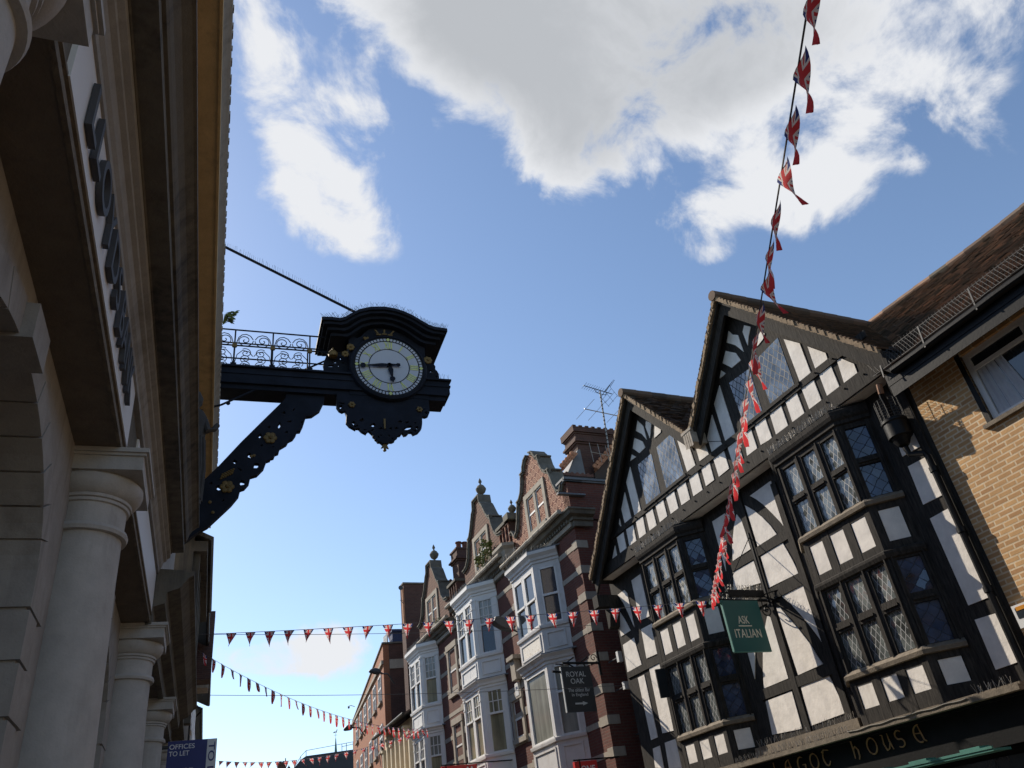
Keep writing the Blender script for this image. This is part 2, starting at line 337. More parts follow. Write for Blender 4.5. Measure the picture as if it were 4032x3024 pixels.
# ---------------------------------------------------------------- mesh helpers
class MB:
    def __init__(s, T=None): s.v = []; s.f = []; s.T = T
    def add(s, vs, fs):
        o = len(s.v)
        s.v += [tuple(s.T(*p)) for p in vs] if s.T else [tuple(p) for p in vs]
        s.f += [tuple(i+o for i in f) for f in fs]; return s
    def box(s, x0, x1, y0, y1, z0, z1):
        return s.add([(x0, y0, z0), (x1, y0, z0), (x1, y1, z0), (x0, y1, z0), (x0, y0, z1), (x1, y0, z1), (x1, y1, z1), (x0, y1, z1)],
              [(3, 2, 1, 0), (4, 5, 6, 7), (0, 1, 5, 4), (1, 2, 6, 5), (2, 3, 7, 6), (3, 0, 4, 7)])
    def hexa(s, b, t):            # bottom ring and top ring of equal length
        n = len(b)
        return s.add(list(b)+list(t), [tuple(range(n-1, -1, -1)), tuple(range(n, 2*n))]+[(i, (i+1) % n, n+(i+1) % n, n+i) for i in range(n)])
    def px(s, pts, x0, x1):       # outline in (y, z), thickness along x
        return s.hexa([(x0, a, b) for a, b in pts], [(x1, a, b) for a, b in pts])
    def py(s, pts, y0, y1):       # outline in (x, z)
        return s.hexa([(a, y0, b) for a, b in pts], [(a, y1, b) for a, b in pts])
    def pz(s, pts, z0, z1):       # outline in (x, y)
        return s.hexa([(a, b, z0) for a, b in pts], [(a, b, z1) for a, b in pts])
    def bar(s, p, q, w, h, up=(0, 0, 1)):
        p, q = Vector(p), Vector(q); d = (q-p).normalized(); u = Vector(up); sdv = d.cross(u)
        if sdv.length < 1e-4: sdv = d.cross(Vector((1, 0, 0)))
        sdv.normalize(); u = sdv.cross(d); sdv = sdv*w/2; u = u*h/2
        r = [-sdv-u, sdv-u, sdv+u, -sdv+u]
        return s.hexa([p+k for k in r], [q+k for k in r])
    def tube(s, pts, r, n=6, closed=False):
        pts = [Vector(p) for p in pts]; k = len(pts); rings = []; rr = r if isinstance(r, (list, tuple)) else [r]*k
        ref = None
        for i in range(k):
            a = pts[(i-1) % k if closed else max(i-1, 0)]; b = pts[(i+1) % k if closed else min(i+1, k-1)]
            d = (b-a).normalized()
            if ref is None or abs(ref.dot(d)) > .95:
                ref = Vector((0, 0, 1)) if abs(d.z) < .9 else Vector((1, 0, 0))
            u = (ref-d*ref.dot(d)).normalized(); ref = u; w = d.cross(u)
            rings.append([pts[i]+(u*math.cos(2*PI*j/n)+w*math.sin(2*PI*j/n))*rr[i] for j in range(n)])
        vs = [p for g in rings for p in g]; fs = []
        for i in range(k if closed else k-1):
            a, b = i*n, ((i+1) % k)*n
            for j in range(n): fs.append((a+j, a+(j+1) % n, b+(j+1) % n, b+j))
        if not closed: fs += [tuple(range(n-1, -1, -1)), tuple((k-1)*n+j for j in range(n))]
        return s.add(vs, fs)
    def lathe(s, prof, c, n=24, axis='z', a0=0, a1=2*PI):
        full = abs(a1-a0-2*PI) < 1e-6; m_ = n if full else n+1; vs = []; fs = []
        for (r, h) in prof:
            for j in range(m_):
                a = a0+(a1-a0)*j/n; x, y = r*math.cos(a), r*math.sin(a)
                vs.append((c[0]+x, c[1]+y, c[2]+h) if axis == 'z' else (c[0]+x, c[1]+h, c[2]+y))
        for i in range(len(prof)-1):
            for j in range(n):
                fs.append((i*m_+j, i*m_+(j+1) % m_, (i+1)*m_+(j+1) % m_, (i+1)*m_+j))
        fs.append(tuple(range(m_-1, -1, -1))); fs.append(tuple((len(prof)-1)*m_+j for j in range(m_)))
        return s.add(vs, fs)
    def sphere(s, c, r, n=10):
        return s.lathe([(max(1e-3, r*math.sin(PI*i/n)), -r*math.cos(PI*i/n)) for i in range(n+1)], c, 12)
    def sweep(s, path, prof, closed=False):   # path in plan (x, y); profile (outwards, z); outwards = right of travel
        k = len(path); P = [Vector((a, b)) for a, b in path]; rows = []
        for i in range(k):
            d0 = (P[i]-P[i-1]).normalized() if i > 0 or closed else None
            d1 = (P[(i+1) % k]-P[i]).normalized() if i < k-1 or closed else None
            d0 = d0 or d1; d1 = d1 or d0
            n0, n1 = Vector((d0.y, -d0.x)), Vector((d1.y, -d1.x)); nn = (n0+n1).normalized(); nn = nn/max(.3, nn.dot(n0))
            rows.append([(P[i].x+nn.x*o, P[i].y+nn.y*o, z) for o, z in prof])
        m_ = len(prof); vs = [p for r in rows for p in r]; fs = []
        for i in range(k if closed else k-1):
            a, b = i*m_, ((i+1) % k)*m_
            for j in range(m_): fs.append((a+j, a+(j+1) % m_, b+(j+1) % m_, b+j))
        if not closed: fs += [tuple(range(m_-1, -1, -1)), tuple((k-1)*m_+j for j in range(m_))]
        return s.add(vs, fs)
    def plate(s, outline, holes, place, thick):  # flat plate with holes; outline in 2D, place(a, b, t) -> 3D
        cu = bpy.data.curves.new('plate', 'CURVE'); cu.dimensions = '2D'; cu.fill_mode = 'BOTH'; cu.extrude = thick/2
        for ring in [outline]+list(holes):
            sp = cu.splines.new('POLY'); sp.points.add(len(ring)-1); sp.use_cyclic_u = True
            for p, q in zip(sp.points, ring): p.co = (q[0], q[1], 0, 1)
        return s._curve(cu, place)
    def _curve(s, cu, place):
        o = bpy.data.objects.new('tmp', cu); COL.objects.link(o)
        dg = bpy.context.evaluated_depsgraph_get(); me = bpy.data.meshes.new_from_object(o.evaluated_get(dg))
        s.add([place(*v.co) for v in me.vertices], [tuple(p.vertices) for p in me.polygons])
        bpy.data.objects.remove(o); bpy.data.curves.remove(cu); bpy.data.meshes.remove(me); return s
    def text(s, txt, width, height, place, thick, shear=0, offset=0, space=1):   # lettering scaled to width x height, lower left at (0, 0)
        cu = bpy.data.curves.new('txt', 'FONT'); cu.body = txt; cu.size = 1; cu.extrude = .5; cu.offset = offset; cu.space_character = space
        o = bpy.data.objects.new('tmp', cu); COL.objects.link(o)
        dg = bpy.context.evaluated_depsgraph_get(); me = bpy.data.meshes.new_from_object(o.evaluated_get(dg))
        xs = [v.co.x for v in me.vertices]; ys = [v.co.y for v in me.vertices]; zs = [v.co.z for v in me.vertices]
        x0, y0 = min(xs), min(ys); kx = width/(max(xs)-x0); ky = height/(max(ys)-y0); kz = thick/max(1e-6, max(zs)-min(zs)); z0 = min(zs)
        s.add([place((v.co.x-x0)*kx, (v.co.y-y0)*ky, (v.co.z-z0)*kz) for v in me.vertices], [tuple(p.vertices) for p in me.polygons])
        bpy.data.objects.remove(o); bpy.data.curves.remove(cu); bpy.data.meshes.remove(me); return s
    def build(s, name, mat, parent=None, smooth=False, label=None):
        me = bpy.data.meshes.new(name); me.from_pydata(s.v, [], s.f); me.validate(); me.update()
        bmn = bmesh.new(); bmn.from_mesh(me); bmesh.ops.recalc_face_normals(bmn, faces=bmn.faces); bmn.to_mesh(me); bmn.free()
        me.materials.append(M[mat] if isinstance(mat, str) else mat)
        if smooth:
            for p in me.polygons: p.use_smooth = True
            try: me.set_sharp_from_angle(angle=rad(35))
            except Exception: pass
        o = bpy.data.objects.new(name, me); COL.objects.link(o)
        if parent: o.parent = parent
        if label: o['label'] = label
        return o
def tag(o, label=None, cat=None, group=None, kind=None):
    for k, v in (('label', label), ('category', cat), ('group', group), ('kind', kind)):
        if v: o[k] = v
    return o
def thing(name, label, cat, loc=(0, 0, 0), rotz=0, group=None):
    o = bpy.data.objects.new(name, None); COL.objects.link(o); o.location = loc; o.rotation_euler = (0, 0, rotz); o.empty_display_size = .3
    return tag(o, label, cat, group)
def spikes(mb, p, q, n, h=.11, spread=.045, r=.0022, up=(0, 0, 1)):
    p, q, up = Vector(p), Vector(q), Vector(up); d = (q-p).normalized(); sdv = d.cross(up).normalized()
    for i in range(n):
        b = p+(q-p)*((i+random.uniform(.2, .8))/n)
        for sg in (-1, 1):
            hh = h*random.uniform(.75, 1.1)
            t = b+up*hh+d*sg*spread*random.uniform(.4, 1.3)+sdv*random.uniform(-.04, .04)
            mb.bar(b, t, r*2, r*2)
def tile_slope(mb, o, along, upv, length, height, gauge=.10, width=.165, jit=.012, thick=.014, keep=None, sag=0, lap=.10, tail=.03):
    o, a, u = Vector(o), Vector(along).normalized(), Vector(upv).normalized(); n = a.cross(u).normalized()
    if n.z < 0: n = -n
    rows = int(height/gauge); cols = int(length/width)+1
    for i in range(rows):
        off = (i % 2)*width/2
        for j in range(-1, cols):
            x0 = j*width+off; x1 = x0+width*.97
            x0 = max(0, x0); x1 = min(length, x1)
            if x1-x0 < .02: continue
            if keep and not keep(o+a*(x0+x1)/2+u*(i*gauge)): continue
            j1 = random.uniform(-jit, jit); j2 = random.uniform(0, jit)
            f = math.sin(i/rows*PI/2)*sag*math.sin((x0/length)*PI)**2 if sag else 0
            p = o+u*(i*gauge+j1)+n*(tail+j2-f)
            t = o+u*(i*gauge+gauge+lap*.4+j1)+n*(.006-f)
            A, B = p+a*x0, p+a*x1+n*random.uniform(-.004, .006); C_, D = t+a*x1, t+a*x0
            dn = n*-thick
            mb.add([A, B, C_, D, A+dn, B+dn], [(0, 1, 2, 3), (4, 5, 1, 0), (0, 3, 4), (1, 5, 2)])
def ptl(s): return [tuple(float(c) for c in p.split(',')) for p in s.split()]
def spike_strip(parent, p, q, n, h=.11, spread=.045, r=.0022, mat='wire'):
    m = MB(); spikes(m, p, q, n, h, spread, r); return m.build('bird_spikes', mat, parent)

# ---------------------------------------------------------------- ground
ground = MB().box(-60, 60, -40, 140, -.2, 0).build('paved_street', 'paving'); tag(ground, kind='structure')

# ---------------------------------------------------------------- timber framed house (local axes: x = back into the house, y = along the street, z up)
FX = 11/math.cos(rad(5.1)); FROT = rad(5.1)
def front_thing(name, label, cat, group=None): return thing(name, label, cat, (FX, 0, 0), FROT, group)
GB_GABLE = """11.23,10.94 11.16,10.79 11.02,10.68 11.02,10.25 11.17,10.52 11.38,10.74
11.49,10.60 11.24,10.37 11.17,10.14 11.47,10.15 11.68,10.41
11.79,10.29 11.69,10.15 11.90,10.16
10.77,10.75 10.62,10.60 10.76,10.46 10.86,10.30 10.87,10.65
10.42,10.33 10.34,10.23 10.43,10.15 10.60,10.12 10.70,10.13 10.60,10.27
9.95,9.81 9.64,9.49 9.65,8.82 9.95,8.83
9.50,9.32 9.19,8.96 9.20,8.83 9.52,8.84
9.03,8.68 8.94,8.67 8.74,8.42 8.75,8.22 9.07,8.23
9.49,8.69 9.19,8.67 9.19,8.23 9.50,8.23
9.97,8.68 9.65,8.67 9.65,8.22 9.97,8.23
10.43,8.67 10.11,8.68 10.11,8.23 10.44,8.24
10.90,8.68 10.57,8.67 10.57,8.22 10.92,8.24
11.37,8.68 11.05,8.68 11.05,8.23 11.38,8.26
11.73,8.67 11.50,8.69 11.50,8.25 11.82,8.25
12.28,8.70 11.96,8.67 11.96,8.23 12.27,8.26
12.79,8.70 12.42,8.68 12.42,8.27 12.78,8.26
13.24,8.69 12.94,8.69 12.95,8.27 13.25,8.27
13.72,8.69 13.39,8.69 13.39,8.25 13.73,8.26
14.21,8.68 13.87,8.67 13.87,8.25 14.20,8.26
14.67,8.67 14.34,8.67 14.34,8.25 14.65,8.25
15.13,8.67 14.80,8.67 14.80,8.26 15.12,8.25
15.58,8.66 15.28,8.66 15.27,8.24 15.58,8.23
16.04,8.67 15.72,8.66 15.75,8.24 16.05,8.23
16.52,8.66 16.19,8.64 16.20,8.22 16.53,8.23
17.00,8.65 16.67,8.65 16.68,8.20 16.99,8.21
17.16,8.50 17.16,8.17 17.42,8.21
15.78,10.02 15.74,8.81 16.04,8.82 16.08,9.74
16.24,9.54 16.20,8.81 16.52,8.82 16.54,9.22
16.71,9.04 16.71,8.81 16.78,8.92
13.77,9.74 13.43,9.36 13.40,8.85 13.72,8.85
13.23,9.18 13.13,9.30 12.94,9.18 12.89,8.85 13.23,8.86
12.78,9.09 12.43,8.91 12.42,8.84 12.78,8.85
12.29,9.75 11.97,10.03 11.96,8.84 12.29,8.85
12.79,9.20 12.45,9.58 12.42,8.92 12.80,9.12
15.04,10.93 14.87,10.68 14.86,10.29 15.00,10.53 15.20,10.73
15.33,10.60 15.04,10.34 15.00,10.15 15.27,10.14 15.49,10.39
15.59,10.27 15.45,10.13 15.71,10.15
14.72,10.74 14.53,10.57 14.65,10.38 14.73,10.26 14.79,10.61
14.43,10.45 14.23,10.25 14.28,10.17 14.56,10.17"""
GB_GWIN = """15.46,9.91 14.83,9.90 14.85,8.78 15.49,8.77
14.58,9.93 14.00,9.94 13.88,9.80 13.86,8.79 14.59,8.82
11.69,9.91 11.03,9.84 11.07,8.82 11.64,8.86
10.83,9.89 10.08,9.94 10.10,8.80 10.81,8.81"""
GB_MAIN = """12.39,7.66 11.72,7.67 11.74,6.67 11.82,6.85 11.94,7.06 12.10,7.33 12.25,7.52
12.61,7.55 12.41,7.35 12.25,7.14 12.10,6.89 12.01,6.67 12.60,6.66 12.60,7.21
12.60,6.45 11.93,6.46 11.89,6.32 11.83,6.09 11.80,5.94 11.79,5.81 12.63,5.83
12.37,5.57 11.74,5.58 11.74,4.46 11.80,4.63 11.92,4.88 12.06,5.13 12.20,5.36
12.60,5.43 12.51,5.40 12.39,5.19 12.20,4.88 12.06,4.61 11.98,4.37 11.91,4.20 12.57,4.18
12.59,3.98 11.85,4.00 11.82,3.84 11.78,3.63 11.78,3.36 12.63,3.33
13.30,4.80 13.14,5.09 12.90,5.37 12.83,5.32 12.84,4.19 13.56,4.18 13.45,4.48
13.61,3.96 12.85,3.97 12.87,3.33 13.68,3.38
13.73,4.92 13.52,4.86 13.74,4.40
13.71,7.67 13.26,7.66 13.51,7.27 13.62,6.90 13.71,6.56
12.92,7.49 12.83,7.31 12.82,7.08 12.81,6.69 13.42,6.67 13.30,6.98 13.09,7.30
13.51,6.46 12.83,6.45 12.81,5.99 13.63,6.11
17.20,7.61 16.76,7.62 16.76,6.58 17.21,6.61 17.20,7.17
17.94,7.50 17.60,7.51 17.50,7.39 17.49,6.54 17.60,6.84 17.76,7.24
18.16,7.38 18.04,7.14 17.84,6.83 17.69,6.52 18.16,6.51
17.22,6.41 16.72,6.40 16.77,5.71 17.25,5.73
18.15,6.30 17.61,6.32 17.51,5.66 18.18,5.65
17.23,5.49 16.74,5.49 16.79,4.05 17.24,4.08
17.78,5.42 17.49,5.42 17.46,4.04 17.75,4.03
17.23,3.88 16.79,3.88 16.75,3.29 17.27,3.37
17.75,3.85 17.45,3.86 17.47,3.40 17.81,3.46
8.80,5.59 8.42,5.60 8.41,4.22 8.79,4.22
8.79,4.01 8.38,3.99 8.43,3.32 8.80,3.31
8.79,6.92 8.40,6.92 8.40,6.67 8.81,6.68
8.79,6.49 8.39,6.47 8.42,5.82 8.81,5.83"""
TH = front_thing('timber_framed_house', 'black and white timber framed house with two steep gables and two bay windows', 'house')
def build_timber_house():
    R = TH
    b = MB()
    b.box(0, .3, 8.2, 18.25, 2.3, 7.95)
    b.px([(8.2, 7.93), (18.2, 7.93), (18.05, 8.05), (14.95, 11.45), (12.97, 9.25), (11.0, 11.45), (8.25, 8.3)], -.3, 6)
    b.box(-.345, -.30, 8.15, 18.25, 7.93, 8.22)                     # jetty beam
    b.box(-.335, -.30, 8.3, 17.6, 8.685, 8.82)                      # gable rail
    b.box(-.36, -.30, 9.95, 11.75, 8.76, 8.83); b.box(-.36, -.30, 13.75, 15.6, 8.76, 8.83)
    for s_, z0, z1 in ((12.72, 3.0, 7.93), (16.68, 3, 6.3), (11.68, 3, 7.6), (8.36, 3, 7.6)): b.box(-.035, 0, s_-.07, s_+.07, z0, z1)
    b.box(-.03, 0, 11.7, 13.5, 5.58, 5.80); b.box(-.03, 0, 11.7, 13.5, 6.47, 6.65); b.box(-.03, 0, 11.7, 13.7, 3.99, 4.17); b.box(-.03, 0, 16.6, 18.2, 5.5, 5.64)
    for s_ in [8.62+.46*i for i in range(19)]:                        # pegs
        for z_ in (8.12, 8.75): b.box(-.37, -.33, s_-.012, s_+.012, z_-.012, z_+.012)
    b.box(.3, 6, 8.25, 18.2, 0, 7.95)                               # house body and passage flank
    b.build('timber_frame', 'timber', R)
    for l in GB_GABLE.split('\n'): MB().px(ptl(l), -.315, -.30).build('plaster_panel', 'plaster', R)
    for l in GB_MAIN.split('\n'): MB().px(ptl(l), -.014, 0).build('plaster_panel', 'plaster', R)
    MB().box(-.296, -.01, 8.3, 18.1, 7.915, 7.93).build('jetty_soffit', 'plaster', R)
    W = GB_GWIN.split('\n')
    for k in range(2):
        g = MB()
        for l in W[2*k:2*k+2]: g.px(ptl(l), -.306, -.30)
        g.build('gable_window', 'lead_gable', R)
    # roofs
    SL = 1.15; K = math.sqrt(1+SL*SL)
    for (apex, lo_r, lo_l, zt) in ((11.0, 8.0, 12.97, 11.62), (14.95, 12.97, 18.1, 11.63)):
        sl = MB(); tl = MB()
        for sg, lo in ((-1, lo_r), (1, lo_l)):
            w_ = abs(apex-lo); zb = zt-SL*w_
            sl.px([(apex, zt-.02), (lo, zb-.02), (lo, zb-.17), (apex, zt-.17)], -.60, 6.5)
            vis = sg < 0
            tile_slope(tl, (-.66, lo, zb), (1, 0, 0), (0, -sg, SL), 7.1 if vis else .75, w_*K, .10, .165, .012, sag=.03 if vis else 0)
        vg = MB()
        for sg, lo in ((-1, lo_r), (1, lo_l)):
            w_ = abs(apex-lo)
            for i in range(int(w_*K/.10)):
                d0 = i*.10; y_ = lo-sg*d0/K; z_ = zt-SL*w_+SL*d0/K; y2 = lo-sg*(d0+.125)/K; z2 = z_+SL*.125/K-.012; xo = -.66+random.uniform(-.015, .012); dz = random.uniform(-.008, .008)
                vg.hexa([(xo, y_, z_-.085+dz), (-.55, y_, z_-.085), (-.55, y2, z2-.095), (xo, y2, z2-.095+dz)], [(xo, y_, z_+.045+dz), (-.55, y_, z_+.045), (-.55, y2, z2), (xo, y2, z2+dz)])
        rt = sl.build('roof', 'timber', R); vg.build('verge_tiles', 'verge', rt)
        tl.build('roof_tiles', 'gb_tile', rt)
        rg = MB()
        for i in range(16):
            x = -.70+i*.44
            rg.tube([(x, apex, zt+.02), (x+.45, apex, zt+.03)], .115, 10)
        rg.build('ridge_tiles', 'gb_tile', rt)
        for sg, lo in ((-1, lo_r), (1, lo_l)):
            w_ = abs(apex-lo)-(.0 if lo != 12.97 else .1); e = apex+sg*w_; zb = zt-SL*w_
            MB().px([(apex, zt-.17), (e, zb-.17), (e-sg*.02, zb-.44), (apex, zt-.46)], -.53, -.47).build('bargeboard', 'timber', R)
    # old rainwater box in the valley between the gables
    v = MB(); v.box(-.68, -.3, 12.83, 13.12, 9.1, 9.42); v.box(-.70, -.66, 12.80, 13.15, 9.38, 9.44)
    for k in range(4): v.box(-.69, -.68, 12.84+k*.07, 12.895+k*.07, 9.02+.02*(k % 2), 9.4)
    v.build('valley_box', 'bleached', R)
    # two bay windows
    for c in (10.28, 15.26):
        HW, PJ = .79, .42
        fr = lambda u, w, z, c=c: (-PJ-w, c+u, z)
        q = math.sqrt(.5)
        rc = lambda u, w, z, c=c: (-PJ+q*u-q*w, c-HW-q*u-q*w, z)
        lc = lambda u, w, z, c=c: (-PJ+q*u-q*w, c+HW+q*u+q*w, z)
        b = MB()
        b.pz([(0, c+1.125), (-.374, c+.75), (-.374, c-.75), (0, c-1.125)], 2.98, 7.62)
        pl = []
        for T, us, L in ((fr, [(-.79, -.68), (-.34, -.17), (.17, .34), (.68, .79)], (-.79, .79)), (rc, [(0, .12), (.47, .594)], (0, .594)), (lc, [(0, .12), (.47, .594)], (0, .594))):
            t = MB(T)
            for a0, a1 in us:
                t.box(a0, a1, -.06, 0, 2.98, 7.6)
                for z0, z1 in ((6.2, 7.55), (3.82, 5.25)): t.box((a0+a1)/2-.012, (a0+a1)/2+.012, 0, .028, z0, z1)
            for z0, z1, o in ((7.49, 7.62, .0), (6.79, 6.93, .0), (5.97, 6.22, .0), (5.15, 5.45, .0), (4.45, 4.61, 0), (3.61, 3.85, 0), (2.97, 3.26, 0)):
                t.box(L[0], L[1], -.06, o-.004, z0, z1)
            for i in range(len(us)-1):
                for z0, z1 in ((6.83, 6.87), (4.5, 4.54)): t.box(us[i][1]+.01, us[i+1][0]-.01, 0, .022, z0, z1)
                pl += [MB(T).box(us[i][1]+.015, us[i+1][0]-.015, -.05, -.012, 5.45, 5.97), MB(T).box(us[i][1]+.015, us[i+1][0]-.015, -.05, -.012, 3.26, 3.61)]
            b.add(t.v, t.f)
        bw = b.build('bay_window', 'timber', R)
        for x_ in pl: x_.build('plaster_panel', 'plaster', bw)
        path = [(0, c+1.21), (-.42, c+.79), (-.42, c-.79), (0, c-1.21)]
        k = MB(); k.sweep(path, [(0, 7.58), (.035, 7.6), (.035, 7.66), (.07, 7.70), (.09, 7.76), (.095, 7.83), (.0, 7.9)])
        k.pz([(-.0, c+1.25), (-.47, c+.8), (-.47, c-.8), (0, c-1.25)], 7.84, 7.9)
        k.build('coping', 'timber', bw)
        MB().sweep(path, [(0, 5.18), (.03, 5.2), (.05, 5.26), (.05, 5.30), (0, 5.33)]).build('window_head', 'timber', bw)
        for z in (6.16, 3.79): MB().sweep(path, [(-.01, z-.08), (.05, z-.07), (.06, z-.01), (0, z+.05)]).build('window_sill', 'oak_sill', bw)
        for T, us, mt in ((fr, [(-.68, -.34), (-.17, .17), (.34, .68)], 'lead_pane'), (rc, [(.12, .47)], 'lead_side'), (lc, [(.12, .47)], 'lead_side')):
            for a0, a1 in us:
                for z0, z1 in ((6.93, 7.49), (6.22, 6.79), (4.61, 5.15), (3.85, 4.45)):
                    MB(T).box(a0-.005, a1+.005, -.05, -.043, z0-.005, z1+.005).build('leaded_pane', mt, bw)
        spike_strip(bw, (-.50, c+.8, 7.86), (-.50, c-.8, 7.86), 52, .14, .022, .0018); spike_strip(bw, (-.46, c-.8, 7.86), (-.2, c-1.05, 7.87), 8, .15)
    # open casement on the further bay
    oc = MB(lambda u, w, z: (-.36-u*.9, 16.0+u*.4-w, z)); oc.box(0, .3, 0, .03, 4.6, 5.2)
    oc.build('open_casement', 'black', R)
    # shopfront fascia with lettering
    f = MB(); f.box(-.56, 0, 8.2, 18.2, 2.93, 3.0); f.box(-.50, -.1, 8.2, 18.2, 3.0, 3.03)
    f.box(-.16, 0, 11.4, 14.1, 3.03, 3.22); f.build('ledge', 'oak_sill', R)
    g = MB(); g.px([(8.2, 0), (18.2, 0), (18.2, 2.35), (8.2, 2.35)], -.2, .3); g.box(-.36, -.2, 8.2, 18.2, 2.42, 2.93); g.box(-.40, -.2, 8.2, 18.2, 2.36, 2.42); g.box(-.42, -.2, 8.2, 18.2, 2.89, 2.928)
    for s_ in range(8, 18, 2): g.box(-.32, -.2, s_+.3, s_+.5, 0, 2.4)
    g.build('shopfront', 'black', R)
    for s_ in range(8, 18, 2): MB().box(-.215, -.205, s_+.62, s_+2.2, .7, 2.25).build('shop_window', 'pane', R)
    def let(c, s0, L):
        hw, z0, z1 = .095, 2.635, 2.865; r = .0095; X = -.372; s0 = s0+.14
        def P_(u, v): return (X, s0-u*hw, z0+v*(z1-z0))
        def arc(a0, a1, cx=0, cy=.5, rx=1, ry=.5, n=14): return [P_(cx+rx*math.cos(rad(a0+(a1-a0)*i/n)), cy+ry*math.sin(rad(a0+(a1-a0)*i/n))) for i in range(n+1)]
        def T_(p, k=1):
            n = len(p); L.tube(p, [r*(.55+.9*math.sin(PI*(.15+.7*i/max(1, n-1))))*k for i in range(n)], 5)
        if c == 'O': T_(arc(20, 200)); T_(arc(200, 380))
        if c == 'E': T_(arc(95, 250)); T_([P_(.15, 1), P_(.55, .1), P_(.95, 0)]); T_([P_(-.75, .55), P_(.4, .5)]); T_(arc(250, 290, rx=.9)); T_([P_(-.1, 1), P_(.3, 1.03)])
        if c == 'S': T_(arc(40, 270, cy=.74, ry=.26, rx=.7)+arc(90, -130, cy=.25, ry=.25, rx=.75))
        if c == 'U': T_([P_(-.9, 1), P_(-.5, .95)]); T_([P_(-.55, .97), P_(-.7, .4), P_(-.35, .02), P_(.2, .1), P_(.6, .4)]); T_([P_(.55, 1), P_(.6, .5), P_(.95, 0)])
        if c == 'H': T_([P_(-.9, 1.15), P_(-.55, 1.1), P_(-.55, .5), P_(-.65, 0)]); T_([P_(-.55, .55), P_(0, .75), P_(.5, .5), P_(.45, .1), P_(.15, -.1)])
        if c == 'T': T_(arc(120, 330, rx=.8)); T_([P_(-.9, .9), P_(-.2, 1.05), P_(.9, .95)])
        if c == 'G': T_(arc(60, 320)); T_([P_(.2, .45), P_(.95, .45), P_(.8, -.05), P_(.4, -.2)])
        if c == 'B': T_([P_(-.7, 1.1), P_(-.65, .05), P_(0, -.02)]); T_(arc(140, -140, cx=-.1, cy=.28, rx=.8, ry=.3))
        if c == 'D': T_(arc(0, 360, cy=.32, ry=.32)); T_([P_(-.5, 1.1), P_(.6, .75), P_(.95, .35)])
    for c_, s_ in (('E', 10.0), ('S', 10.38), ('U', 10.64), ('O', 10.95), ('H', 11.30), ('T', 11.98), ('O', 12.28), ('G', 12.6), ('E', 12.92), ('B', 13.24), ('D', 13.95), ('O', 14.25), ('G', 14.57)):
        L = MB(); let(c_, s_, L); L.build('letter', 'gilt_letter', R)
    a = MB(); a.box(-.85, -.5, 8.7, 13, 2.30, 2.33); a.px([(8.7, 2.36), (13, 2.36), (13, 2.33), (8.7, 2.33)], -.86, -.83)
    for s_ in (9.2, 10.1, 10.9, 11.8): a.box(-.70, -.5, s_-.2, s_+.12, 2.36, 2.40)
    a.build('awning_box', 'teal', R)
    for a, b_, n_ in (((-.15, 11.45, 3.22), (-.15, 14.0, 3.22), 46), ((-.53, 11.3, 3.0), (-.53, 14.3, 3.0), 64), ((-.5, 8.3, 3.02), (-.5, 8.9, 3.02), 10)): spike_strip(R, a, b_, n_, .12, .03, .002)
    cb = MB(); cb.tube([(-.57, 11.3-i*.1, 2.995+.008*math.cos(i*1.3)) for i in range(24)], .007, 5); cb.build('cable', 'wire', R)
    # drain pipe with hopper at the corner
    d = MB()
    d.tube([(-.1, 8.33, 0.1), (-.1, 8.33, 6.42), (-.11, 8.36, 6.5), (-.19, 8.54, 6.56), (-.2, 8.56, 6.7)], .05, 10)
    for z in (2.9, 4.3, 5.2, 6.2): d.lathe([(.066, -.04), (.066, .04)], (-.1, 8.33, z), 12)
    dp = d.build('drainpipe', 'black', R, True)
    h = MB(); h.lathe([(.05, 0), (.09, .02), (.15, .14), (.19, .16), (.19, .40), (.21, .42), (.21, .46), (.17, .46), (.17, .3)], (-.2, 8.56, 6.72), 16)
    h.tube([(-.42, 8.40, 7.68), (-.40, 8.43, 7.55), (-.30, 8.48, 7.4), (-.22, 8.54, 7.15)], .045, 8); h.build('hopper', 'black', dp, True)
    rr = MB(); rr.tube([(-.44, 8.37, 7.74), (-.445, 8.38, 7.66), (-.435, 8.40, 7.58)], .047, 8); rr.build('rusty_elbow', 'rust', dp)
    w = MB()
    for i in range(14):
        a_ = 2*PI*i/14; w.bar((-.2+.19*math.cos(a_), 8.56+.19*math.sin(a_), 7.16), (-.2+.19*math.cos(a_), 8.56+.19*math.sin(a_), 7.55), .006, .006)
    for z in [7.2+.05*i for i in range(8)]: w.tube([(-.2+.19*math.cos(2*PI*j/14), 8.56+.19*math.sin(2*PI*j/14), z) for j in range(14)], .003, 4, True)
    w.build('bird_cage', 'dark_wire', dp)
    # wall fittings at the passage corner
    co = MB(); co.box(-.62, 0, 17.95, 18.2, 7.2, 7.5); co.px([(17.95, 7.2), (18.2, 7.2), (18.2, 6.7), (18.1, 6.75)], -.3, 0); co.build('corner_bracket', 'timber', R)
build_timber_house()

